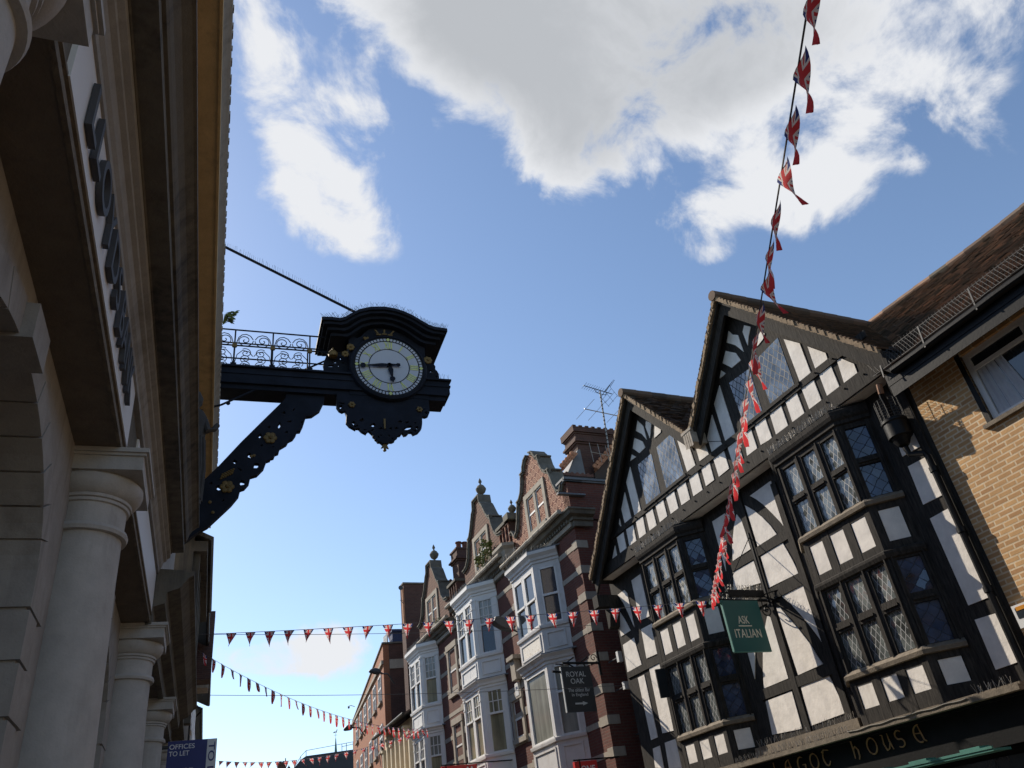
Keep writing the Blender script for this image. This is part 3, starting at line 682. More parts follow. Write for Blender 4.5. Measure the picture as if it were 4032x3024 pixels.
# ---------------------------------------------------------------- buff brick building at the right edge
BB = front_thing('brick_building', 'buff brick building with long red tiled roof beside the timber framed house', 'building')
def build_buff():
    R = BB
    b = MB(); b.box(0, .3, 4.2, 8.2, 0, 6.42); b.box(0, .3, 7.22, 8.2, 6.42, 7.72); b.box(0, .3, 4.2, 5.2, 6.42, 7.72); b.box(.3, 6, 4.2, 8.2, 0, 7.6); b.box(0, .3, -12, 4.2, 0, 7.72); b.box(.3, 6, -12, 4.2, 0, 7.4)
    b.box(0, .3, 5.2, 7.22, 7.58, 7.72)
    b.build('wall', 'buff_brick', R)
    so_ = MB(); so_.box(-.42, 0, -3, 8.22, 7.64, 7.68); so_.build('soffit', 'oak_sill', R)
    fa = MB(); fa.box(-.44, -.41, -3, 8.22, 7.60, 7.80); fa.build('fascia_board', 'black', R)
    g = MB(); g.tube([(-.50, -3+i*.5, 7.77+random.uniform(-.008, .008)) for i in range(23)], .065, 10); g.build('gutter', 'black', R)
    rf = MB(); rf.px([(-3, 7.78), (11.4, 7.78), (11.4, 7.79), (-3, 7.79)], 0, .01)
    rf = MB(); rf.hexa([(-.45, -12, 7.40), (-.45, 8.2, 7.40), (4.05, 11.6, 11.2), (4.05, -12, 11.2)], [(-.45, -12, 7.58), (-.45, 8.2, 7.58), (4.0, 11.6, 11.38), (4.0, -12, 11.38)])
    rf.hexa([(4.05, -12, 11.40), (4.05, 11.6, 11.40), (8, 11.6, 7.8), (8, -12, 7.8)], [(4.0, -12, 11.52), (4.0, 11.6, 11.52), (8.1, 11.6, 7.9), (8.1, -12, 7.9)])
    ro = rf.build('roof', 'black', R)
    t = MB(); hh = math.hypot(4.5, 3.95)
    def keep(p): return p.y > 2.5 and p.y < 8.25+(p.x+.45)*.76
    tile_slope(t, (-.50, 2.5, 7.80), (0, 1, 0), (4.5, 0, 3.93), 9.2, hh, .145, .17, .018, thick=.02, keep=keep, sag=.16, tail=.062)
    t.build('roof_tiles', 'rb_tile', ro)
    r2 = MB()
    for i in range(22): r2.tube([(4.0, 2.0+i*.45, 11.74-.17*math.sin(PI*min(1, (i*.45-.5)/9.2))**2), (4.0, 2.46+i*.45, 11.75-.17*math.sin(PI*min(1, (i*.45-.05)/9.2))**2)], .11, 8)
    r2.build('ridge_tiles', 'rb_tile', ro)
    # snow guard mesh
    w = MB(); n = 60
    for i in range(n):
        y = 4.6+i*.062
        w.bar((-.53, y, 7.86), (-.50, y+.12, 8.12), .0036, .0036); w.bar((-.53, y+.12, 7.86), (-.50, y, 8.12), .0036, .0036)
        w.bar((-.50, y+.06, 8.08), (-.495, y+.06, 8.16), .0036, .0036)
    w.bar((-.50, 4.6, 8.12), (-.50, 8.35, 8.12), .008, .008); w.bar((-.53, 4.6, 7.87), (-.53, 8.35, 7.87), .008, .008)
    for y in (5.35, 6.35, 7.3, 8.15): w.bar((-.56, y, 7.72), (-.50, y, 8.13), .022, .010)
    w.build('snow_guard', 'dark_wire', R)
    # window
    f = MB()
    f.box(.06, .12, 5.2, 7.22, 6.42, 6.50); f.box(.06, .12, 5.2, 7.22, 7.50, 7.58); f.box(.06, .12, 7.13, 7.22, 6.50, 7.50); f.box(.06, .12, 5.2, 5.3, 6.5, 7.5); f.box(.05, .12, 5.3, 7.13, 7.27, 7.33); f.box(.05, .12, 6.2, 6.26, 6.5, 7.5)
    wi = f.build('window', 'white', R)
    MB().box(.10, .11, 5.25, 7.17, 6.46, 7.54).build('window_pane', 'pane', wi)
    c_ = MB()
    c_.add([(.088-.009*math.sin(i*.8)-.004*math.sin(i*.37), 7.12-i*.010+(.0 if z > 7 else -.0035*i), z) for z in (6.5, 7.27) for i in range(44)], [(i, i+1, 45+i, 44+i) for i in range(43)]); c_.build('curtain', 'curtain', wi)
    MB().box(-.06, .06, 5.1, 7.35, 6.36, 6.42).build('window_sill', 'oak_sill', wi)
    MB().box(-.005, .06, 7.22, 7.30, 6.42, 7.62).build('window_reveal', 'black', wi)
build_buff()
fl = front_thing('security_floodlight', 'white boxed security floodlight with amber lens on the buff brick wall', 'floodlight')
MB().box(-.12, 0, 7.82, 8.12, 3.68, 3.98).build('housing', 'box_white', fl); MB().box(-.125, -.12, 7.86, 8.08, 3.80, 3.94).build('lamp_glass', 'pane', fl); MB().box(-.13, -.12, 7.92, 8.06, 3.90, 3.95).build('amber_lens', 'amber', fl); MB().lathe([(.03, -.12), (.055, -.1), (.06, 0)], (-.10, 8.0, 3.68), 12).build('sensor', 'grey_metal', fl)

# ---------------------------------------------------------------- terrace of three brick houses with shaped gables (local axes as before)
ROW0, RROT = (9.2658, 19.9208, 0), rad(4.6)
def row_thing(name, label, cat, group=None): return thing(name, label, cat, ROW0, RROT, group)
def sash(T, u0, u1, z0, z1, zr, par, bars=None, pane='pane', pane2=None, up=.06):
    # a sash window filling u0..u1, z0..z1 on a face frame T(u, w, z); zr = meeting rail (None: one light)
    f = MB(T); e = .045
    f.box(u0, u0+e, -.05, 0, z0, z1); f.box(u1-e, u1, -.05, 0, z0, z1); f.box(u0, u1, -.05, 0, z1-e, z1); f.box(u0, u1, -.05, .01, z0, z0+.06)
    if zr: f.box(u0, u1, -.05, .012, zr-.03, zr+.03)
    if bars and zr:
        nx, nz_ = bars
        for i in range(1, nx): a = u0+(u1-u0)*i/nx; f.box(a-.012, a+.012, -.045, -.02, zr, z1)
        for i in range(1, nz_): a = zr+(z1-zr)*i/nz_; f.box(u0, u1, -.045, -.02, a-.012, a+.012)
    o = f.build('sash_window', 'white', par)
    if zr:
        MB(T).box(u0+.02, u1-.02, -.048, -.042, zr, z1-.02).build('upper_pane', pane, par); MB(T).box(u0+.02, u1-.02, -.06, -.054, z0+.02, zr).build('lower_pane', pane2 or pane, par)
    else: MB(T).box(u0+.02, u1-.02, -.048, -.042, z0+.02, z1-.02).build('pane', pane, par)
def bay(R, c, hw, p, tiers, paint, roofmat='lead'):
    q = math.sqrt(.5); cl = p/q
    fr = lambda u, w, z: (-p-w, c+u, z)
    rc = lambda u, w, z: (-p+q*u-q*w, c-hw-q*u-q*w, z)
    lc = lambda u, w, z: (-p+q*u-q*w, c+hw+q*u+q*w, z)
    path = [(0, c+hw+p), (-p, c+hw), (-p, c-hw), (0, c-hw-p)]
    for t in tiers:
        b = MB(); zc, zf, zt, zr, zs, zb = t['z']     # coping top, frieze bottom, light top, meeting rail, sill, belt bottom
        pi = p-.07
        b.pz([(0, c+hw+p-.1), (-pi, c+hw-.04), (-pi, c-hw+.04), (0, c-hw-p+.1)], zb, zc-.02)
        for T, L, us in ((fr, (-hw, hw), t['us']), (rc, (0, cl), t['uc']), (lc, (0, cl), t['uc'])):
            f = MB(T); xs = [L[0]]+[a for u in us for a in u]+[L[1]]
            for i in range(0, len(xs), 2): f.box(xs[i], xs[i+1], -.08, 0, zb, zf)
            f.box(L[0], L[1], -.08, -.003, zt, zf); f.box(L[0], L[1], -.08, -.003, zb, zs)
            if t.get('pil'):
                for a in (L[0]+.03, L[1]-.13): f.box(a, a+.10, 0, .02, zs+.05, zt+.02); f.box(a-.015, a+.115, 0, .035, zt-.30, zt-.26); f.box(a-.015, a+.115, 0, .04, zt-.02, zt+.03)
            b.add(f.v, f.f)
        k = MB()
        k.sweep(path, [(0, zf), (.03, zf+.01), (.03, zf+.08), (.07, zf+.10), (.09, zf+.17), (.15, zf+.24), (.17, zf+.26), (.17, zc-.02), (.02, zc)])
        ks = MB().sweep(path, [(0, zs-.10), (.05, zs-.09), (.06, zs-.03), (.06, zs), (0, zs+.02)])
        bo = b.build('bay_window', paint, R)
        k.build('cornice', paint, bo); ks.build('window_sill', paint, bo)
        MB().pz([(0, c+hw+p+.2), (-p-.16, c+hw+.08), (-p-.16, c-hw-.08), (0, c-hw-p-.2)], zc-.015, zc+.02).build('flat_roof', roofmat, bo)
        pm = MB()
        for T, a0, a1 in ((fr, -hw+.12, hw-.12), (rc, .12, cl-.14), (lc, .12, cl-.14)):
            z0, z1 = zb+.12, zs-.2; f = MB(T)
            if z1-z0 > .25:
                for (x0, x1, y0, y1) in ((a0, a1, z0, z0+.05), (a0, a1, z1-.05, z1), (a0, a0+.05, z0+.05, z1-.05), (a1-.05, a1, z0+.05, z1-.05)): f.box(x0, x1, 0, .025, y0, y1)
            pm.add(f.v, f.f)
            if t.get('peel') and T is fr: MB(T).box(a0+.05, a1-.05, 0, .006, z0+.05, z1-.05).build('peeling_panel', 'peeling', bo)
        pm.build('panel_moulding', paint, bo)
        for T, us in ((fr, t['us']), (rc, t['uc']), (lc, t['uc'])):
            for u0, u1 in us: sash(T, u0+.005, u1-.005, zs, zt, zr if not (t.get('big') and T is fr) else None, bo, t.get('bars'), t.get('fp', 'pane') if T is fr else t.get('cp', 'pane_blue'), t.get('fp2') if T is fr else t.get('cp2'))
        if t.get('spk'):
            spike_strip(bo, (-p-.12, c+hw, zc+.02), (-p-.12, c-hw, zc+.02), 26, .16); spike_strip(bo, (-p-.05, c-hw-.15, zc+.02), (-.1, c-hw-p-.1, zc+.02), 12, .12)
def gable_house(label, c, s0, s1, zg, style, tex):
    R = row_thing('gabled_terrace_house', label, 'house', 'shaped gable terrace houses')
    b = MB(); b.box(0, .35, s0, s1, 0, zg-.15); b.box(.35, 5, s0+.01, s1-.01, 0, zg-.2)
    if s0 < 0: b.box(0, 4.2, s0, s0+.35, zg-.15, 11.45)                # parapet wall above the passage
    wl = b.build('wall', 'red_brick', R)
    # stone bands
    st = MB()
    for z in (9.42, 8.68, 7.93, 7.08, 6.3, 5.5, 4.74, 4.0):
        zz = z+zg-10.45
        st.box(-.012, .0, s0+.01, s1, zz, zz+.14)
        st.box(-.02, .0, s0-.006, s0+(.42 if int(z*10) % 2 else .28), zz-.02, zz+.2); 
        if s0 < 0: st.box(-.02, .34, s0-.012, s0, zz-.02, zz+.2)
    st.box(-.10, 0, s0, s1, zg-.42, zg-.17)
    st.build('stone_band', 'stone', wl)
    # eaves cornice with dentils and gutter
    k = MB(); ye, ys = s1-(0 if s1 > 14 else .02), s0-(.10 if s0 < 0 else -.02)
    k.sweep([(0, ye), (0, ys)]+([(.55, ys)] if s0 < 0 else []), [(0, zg-.46), (.05, zg-.45), (.06, zg-.30), (.12, zg-.28), (.12, zg-.20), (.26, zg-.16), (.30, zg-.08), (.34, zg-.05), (.34, zg), (0, zg+.02)])
    n = int((s1-s0)/.16)
    for i in range(n): y = s0+.05+i*.16; k.box(-.17, -.10, y, y+.085, zg-.28, zg-.18)
    k.build('cornice', 'dark_coping', R)
    g = MB()
    for i in range(10): a = s0+(s1-s0)*i/10; g.tube([(-.40, a, zg+.02+random.uniform(-.012, .012)), (-.40, a+(s1-s0)/10-.03, zg+.02+random.uniform(-.012, .012))], .075, 8)
    g.build('gutter', 'stone', R)
    # shaped gable
    h = zg
    if style == 'round':
        half = [(2.07, h+.02), (2.07, h+1.08), (1.95, h+1.10), (1.75, h+.86), (1.55, h+.95), (1.38, h+1.25), (1.22, h+1.72), (1.24, h+1.84), (1.05, h+1.86), (.85, h+2.02), (.72, h+2.28), (.66, h+2.52), (.70, h+2.60), (.50, h+2.62), (.44, h+2.78), (.30, h+2.94), (.12, h+3.0)]
    else:
        half = [(1.95, h+.02), (1.95, h+1.0), (1.75, h+1.02), (1.55, h+1.08), (1.33, h+1.3), (1.2, h+1.62), (1.12, h+1.88), (1.14, h+1.96), (.98, h+2.0), (.80, h+2.2), (.62, h+2.5), (.48, h+2.72), (.34, h+2.84), (.30, h+3.16), (.02, h+3.16)]
    ol = [(c-d, z) for d, z in half]+[(c+d, z) for d, z in reversed(half)]
    gb = MB(); w0, w1, wz0, wz1 = c-.60, c+.60, h+.50, h+1.66
    gb.px(ol, .0, .35); gr = gb.build('gable', tex, R)
    cp_ = MB()
    for sg in (-1, 1):
        pts = [(c+sg*d, z) for d, z in half[1:]]
        for i in range(len(pts)-1):
            a, b_ = Vector((0, *pts[i])), Vector((0, *pts[i+1])); d = (b_-a).normalized(); nn = Vector((0, -d.z, d.y)); nn = nn if nn.z > 0 or (abs(nn.z) < .05 and nn.y*sg > 0) else -nn
            o = nn*.045
            cp_.hexa([(-.10, a.y-d.y*.03, a.z-d.z*.03), (-.10, b_.y+d.y*.03, b_.z+d.z*.03), (-.10, b_.y+o.y+d.y*.03, b_.z+o.z+d.z*.03), (-.10, a.y+o.y-d.y*.03, a.z+o.z-d.z*.03)],
                     [(.42, a.y-d.y*.03, a.z-d.z*.03), (.42, b_.y+d.y*.03, b_.z+d.z*.03), (.42, b_.y+o.y+d.y*.03, b_.z+o.z+d.z*.03), (.42, a.y+o.y-d.y*.03, a.z+o.z-d.z*.03)])
            cp_.hexa([(-.06, a.y, a.z), (-.06, b_.y, b_.z), (-.06, b_.y-nn.y*.07, b_.z-nn.z*.07), (-.06, a.y-nn.y*.07, a.z-nn.z*.07)], [(0.01, a.y, a.z), (0.01, b_.y, b_.z), (0.01, b_.y-nn.y*.07, b_.z-nn.z*.07), (0.01, a.y-nn.y*.07, a.z-nn.z*.07)])
    cp_.build('coping', 'dark_coping', gr)
    # gable window: stone surround, mullion, two lights
    f = MB(); e = .17
    f.box(-.05, .02, w0-e, w0, wz0-.12, wz1+e); f.box(-.05, .02, w1, w1+e, wz0-.12, wz1+e); f.box(-.05, .02, w0, w1, wz1, wz1+e); f.box(-.08, .02, w0, w1, wz0-.12, wz0); f.box(-.04, .02, c-.07, c+.07, wz0, wz1)
    wi = f.build('gable_window', 'stone', R)
    for a, b_ in ((w0, c-.07), (c+.07, w1)): sash(lambda u, w, z: (-w*.6-.005, u, z), a, b_, wz0, wz1, (wz0+wz1)/2, wi, None, 'pane_grey', 'pane')
    # roof behind the gable
    rf = MB(); zt = h+2.35
    rf.px([(c-2.1, h+.05), (c, zt), (c+2.1, h+.05)], .34, 4)
    rr = rf.build('roof', 'row_tile', R)
    t = MB(); K = math.hypot(2.05, zt-h-.1)
    tile_slope(t, (.36, c-2.05, h+.1), (1, 0, 0), (0, 2.05, zt-h-.1), 2.9, K, .11, .17, .012); t.build('roof_tiles', 'row_tile', rr)
    r = MB()
    for i in range(13):
        x = .4+i*.2
        r.box(x, x+.19, c-.05, c+.05, zt-.02, zt+.07); r.tube([(x+.095, c-.035, zt+.07), (x+.095, c+.035, zt+.07)], .062, 8)
    r.build('ridge_tiles', 'dark_ridge', rr)
    # main roof behind
    mr_ = MB(); mr_.hexa([(.35, s0+.1, h-.1), (.35, s1, h-.1), (3.6, s1, h+2.9), (3.6, s0+.1 if s0 > 0 else s0+2.2, h+2.9)], [(.34, s0+.1, h), (.34, s1, h), (3.6, s1, h+3), (3.6, s0+.1 if s0 > 0 else s0+2.2, h+3)]); mr_.build('main_roof', 'row_tile', R)
    return R
def ball_finial(R, y, z, k=1):
    m = MB(); m.lathe([(.10*k, 0), (.10*k, .03), (.05*k, .05), (.045*k, .12*k), (.08*k, .14*k), (.15*k, .20*k), (.195*k, .30*k), (.20*k, .36*k), (.175*k, .38*k), (.17*k, .40*k), (.13*k, .47*k), (.06*k, .52*k), (.035*k, .54*k), (.035*k, .60*k), (.07*k, .64*k), (.055*k, .70*k), (.01, .80*k)], (.15, y, z), 18)
    m.build('ball_finial', 'dark_coping', R, True)
def terrace():
    A = gable_house('brick terrace house with rounded ring patterned gable next to the passage', 1.6, -.5, 4.0, 10.45, 'round', 'terracotta_rings')
    bay(A, 2.1, .80, .60, [
        dict(z=(9.92, 9.55, 9.40, 8.58, 7.74, 6.95), us=[(-.70, -.05), (.05, .70)], uc=[(.16, .70)], fp='pane', fp2='pane', cp='pane_blue', peel=1, spk=1),
        dict(z=(6.93, 6.66, 6.60, 5.9, 4.78, 3.2), us=[(-.68, .68)], uc=[(.16, .70)], big=1, fp='pane_grey', cp='pane_grey')], 'old_white')
    # parapet on the passage side with coping; hip with bright new ridge tiles; chimney
    cpn = MB(); cpn.box(-.08, 4.25, -.56, -.08, 11.45, 11.50); cpn.box(-.12, 4.25, -.60, -.04, 11.50, 11.57); cpn.box(-.12, .5, -.56, 1.0-1.5, 11.45, 11.57); cpn.build('parapet_coping', 'lead', A)
    cz = MB(); cz.box(-.4, .5, -.64, -.5, 10.98, 11.03); cz.build('cornice_flashing', 'lead', A)
    for (p, q) in (((1.15, 1.55, 13.0), (1.75, 1.55, 13.62)), ((2.36, 1.45, 13.02), (3.3, 1.45, 13.95))):
        P_, Q = Vector(p), Vector(q); n = int((Q-P_).length/.17); r = MB()
        for i in range(n):
            a = P_+(Q-P_)*(i/n); b_ = P_+(Q-P_)*((i+.92)/n); mm = (a+b_)/2; d = (Q-P_).normalized(); up = Vector((-d.z, 0, d.x))
            r.bar(a, b_, .20, .10, up); r.tube([mm+up*.10-Vector((0, .03, 0)), mm+up*.10+Vector((0, .03, 0))], .085, 8)
            for sg in (-1, 1): r.bar(a+Vector((0, sg*.08, -.05)), b_+Vector((0, sg*.08, -.05)), .15, .02, up)
        r.build('hip_ridge_tiles', 'ridge_tile', A)
    hp = MB(); hp.hexa([(2.3, 1.5, 12.6), (4.2, 1.5, 12.6), (4.2, 2.8, 12.6), (2.3, 2.8, 12.6)], [(2.3, 1.46, 12.9), (4.2, 1.46, 14.7), (4.2, 2.8, 14.7), (2.3, 2.8, 12.9)]); hp.build('hip_roof', 'row_tile', A)
    ch = MB(); x0, x1, y0, y1 = 1.98, 4.1, 1.72, 2.5
    ch.box(x0, x1, y0, y1, 10.6, 14.12)
    for i, (z, o) in enumerate(((14.12, .05), (14.19, .10), (14.26, .05), (14.33, .02), (14.52, .05), (14.58, .10))): ch.box(x0-o, x1+o, y0-o, y1+o, z, z+(.07 if i not in (3, 5) else .19))
    for i in range(9): ch.box(x0-.10+i*.25, x0+.03+i*.25, y0-.11, y1+.11, 14.77, 14.82)
    ch.build('chimney', 'dark_brick', A)
    fl_ = MB(); fl_.hexa([(1.25, 1.58, 12.75), (2.0, 1.58, 12.75), (2.0, 2.3, 12.75), (1.25, 2.3, 12.75)], [(1.9, 1.62, 13.82), (2.0, 1.62, 13.86), (2.0, 2.3, 13.86), (1.9, 2.3, 13.82)]); fl_.build('lead_flashing', 'lead', A)
    B = gable_house('brick terrace house in the middle with tall scale patterned gable and ball finial', 6.35, 4.0, 9.6, 10.92, 'ped', 'terracotta_scales')
    ball_finial(B, 6.2, 14.08)
    bay(B, 7.0, .82, .68, [
        dict(z=(10.62, 10.22, 10.06, 9.2, 8.22, 7.45), us=[(-.70, -.05), (.05, .70)], uc=[(.2, .76)], bars=(3, 3), pil=1, fp='pane', fp2='pane', cp='pane_grey', cp2='pane_blue', spk=1),
        dict(z=(7.42, 7.15, 7.08, 6.35, 5.17, 3.6), us=[(-.70, -.05), (.05, .70)], uc=[(.2, .76)], bars=(3, 2), pil=1, fp='pane_blind', fp2='pane_blind', cp='pane_blind', cp2='pane_blind')], 'white')
    # parapet panels with small finial between the first two gables
    pn = MB(); pn.box(.0, .3, 3.75, 4.75, 11.0, 12.05); pb = pn.build('parapet', 'dark_brick', B)
    pm = MB()
    for a in (3.78, 4.05, 4.32, 4.59): pm.box(-.05, 0, a, a+.05, 11.35, 12.0)
    pm.box(-.05, 0, 3.78, 4.64, 11.33, 11.38); pm.box(-.05, 0, 3.78, 4.64, 11.97, 12.02); pm.build('panel_frame', 'terracotta_rings', pb)
    k = MB(); k.box(-.1, .34, 3.7, 4.8, 12.05, 12.16); k.box(-.14, .36, 3.55, 3.95, 12.05, 12.28); k.build('coping', 'dark_coping', pb)
    ball_finial(B, 3.72, 12.26, .72)
    cr = MB(); cr.sweep([(0, 4.45), (-.25, 4.35), (-.25, 3.75), (0, 3.65)], [(0, 10.75), (.05, 10.8), (.1, 11.0), (.2, 11.1), (.2, 11.2), (0, 11.25)]); cr.build('corbel', 'stone', B)
    Cc = gable_house('brick terrace house furthest up the street with scale patterned gable and ball finial', 12.3, 9.6, 14.9, 10.62, 'ped', 'terracotta_scales')
    ball_finial(Cc, 12.05, 13.76)
    bay(Cc, 13.32, .76, .60, [
        dict(z=(10.40, 10.0, 9.86, 9.0, 8.02, 7.2), us=[(-.66, -.05), (.05, .66)], uc=[(.16, .70)], bars=(3, 3), pil=1, cp='pane_grey', cp2='pane_blind', spk=1),
        dict(z=(7.17, 6.95, 6.88, 6.15, 5.0, 3.6), us=[(-.66, -.05), (.05, .66)], uc=[(.16, .70)], bars=(3, 2), pil=1, cp='pane_grey', cp2='pane_blind')], 'white')
    pn = MB(); pn.box(.0, .3, 9.2, 10.1, 11.0, 11.9); pb = pn.build('parapet', 'dark_brick', Cc)
    pm = MB()
    for a in (9.2, 9.45, 9.7, 9.95): pm.box(-.05, 0, a, a+.05, 11.2, 11.85)
    pm.build('panel_frame', 'terracotta_scales', pb); k = MB(); k.box(-.1, .34, 9.15, 10.15, 11.9, 12.0); k.build('coping', 'dark_coping', pb)
    ch = MB(); ch.box(.62, 1.7, 10.5, 11.2, 12.0, 13.3)
    for z, o in ((13.25, .05), (13.32, .12), (13.39, .06), (13.46, .02), (13.75, .06)): ch.box(.62-o, 1.7+o, 10.5-o, 11.2+o, z, z+(.07 if z != 13.46 else .3))
    c2 = ch.build('chimney', 'dark_brick', Cc)
    for x in (.85, 1.12, 1.45): MB().lathe([(.10, 0), (.13, .02), (.10, .06), (.11, .3), (.14, .34), (.14, .38), (.10, .38)], (x, 10.85, 13.82), 14).build('chimney_pot', 'red_brick', c2)
    # recessed sash windows between the bays
    for R, y0, y1, tiers in ((Cc, 9.95, 10.75, ((8.0, 9.6), (5.4, 6.9))), (B, 4.55, 5.15, ((5.4, 6.5),))):
        for z0, z1 in tiers:
            f = MB(); f.box(-.06, .0, y0-.16, y0, z0-.1, z1+.2); f.box(-.06, .0, y1, y1+.16, z0-.1, z1+.2); f.box(-.08, 0, y0-.2, y1+.2, z1, z1+.22); f.box(-.1, 0, y0-.2, y1+.2, z0-.14, z0)
            w = f.build('stone_window', 'stone', R); sash(lambda u, w_, z: (-w_-.01, u, z), y0, y1, z0, z1, (z0+z1)/2, w)
    co = MB(); co.px([(4.25, 7.0), (4.6, 7.0), (4.6, 7.55), (4.5, 7.6), (4.3, 7.6)], -.22, 0); co.box(-.3, 0, 4.15, 4.7, 7.6, 7.72); co.build('stone_corbel', 'stone', B)
    for R, a0, a1 in ((A, -.4, 3.9), (B, 4.1, 9.5), (Cc, 9.7, 14.8)):
        s_ = MB(); s_.box(-.35, 0, a0, a1, 2.6, 3.3); s_.box(-.42, 0, a0, a1, 3.3, 3.38); s_.build('shop_fascia', 'black', R)
    sp = MB(); spikes(sp, (-.42, 3.9, 10.55), (-.42, 2.6, 10.55), 26, .16); sp.build('bird_spikes', 'wire', A)
    sp = MB(); spikes(sp, (-.42, 9.4, 11.0), (-.42, 4.2, 11.0), 60, .12); sp.build('bird_spikes', 'wire', B)
    sp = MB(); spikes(sp, (-.42, 14.5, 10.7), (-.42, 10.2, 10.7), 50, .14); sp.build('bird_spikes', 'wire', Cc)
terrace()
def bush(R_loc, label, blobs, n, lsz, name='wall_plant'):
    R = row_thing(name, label, 'plant')
    f = MB(); st = MB()
    for (x, y, z, r) in blobs:
        st.tube([(R_loc[0], R_loc[1], R_loc[2]), (x*.5+R_loc[0]*.5, y*.5+R_loc[1]*.5, z*.6+R_loc[2]*.4), (x, y, z)], [.015, .01, .004], 5)
        for i in range(n):
            d = Vector((random.gauss(0, 1), random.gauss(0, 1), random.gauss(0, 1))).normalized()*r*random.random()**.5
            p = Vector((x, y, z))+d; a = Vector((random.gauss(0, 1), random.gauss(0, 1), random.gauss(0, .7))).normalized(); b_ = a.cross(Vector((random.gauss(0, 1), random.gauss(0, 1), random.gauss(0, 1)))).normalized()
            l = lsz*random.uniform(.6, 1.4); f.add([p, p+a*l*.5+b_*l*.18, p+a*l, p+a*l*.5-b_*l*.18], [(0, 1, 2, 3)])
    f.build('foliage', 'leaf', R); st.build('stem', 'stem', R)
bush((-.1, 6.0, 11.1), 'bushy yellow green plant growing from the middle terrace gutter', [(-.25, 5.6, 11.6, .28), (-.25, 5.55, 11.95, .16), (-.3, 5.3, 11.5, .24), (-.25, 5.9, 11.35, .25), (-.25, 5.1, 11.75, .12), (-.3, 6.1, 11.6, .12)], 110, .11)
bush((-.2, 10.9, 10.65), 'small green tuft growing from the gutter of the furthest terrace house', [(-.35, 10.8, 10.8, .16), (-.35, 10.5, 10.78, .13)], 60, .09)

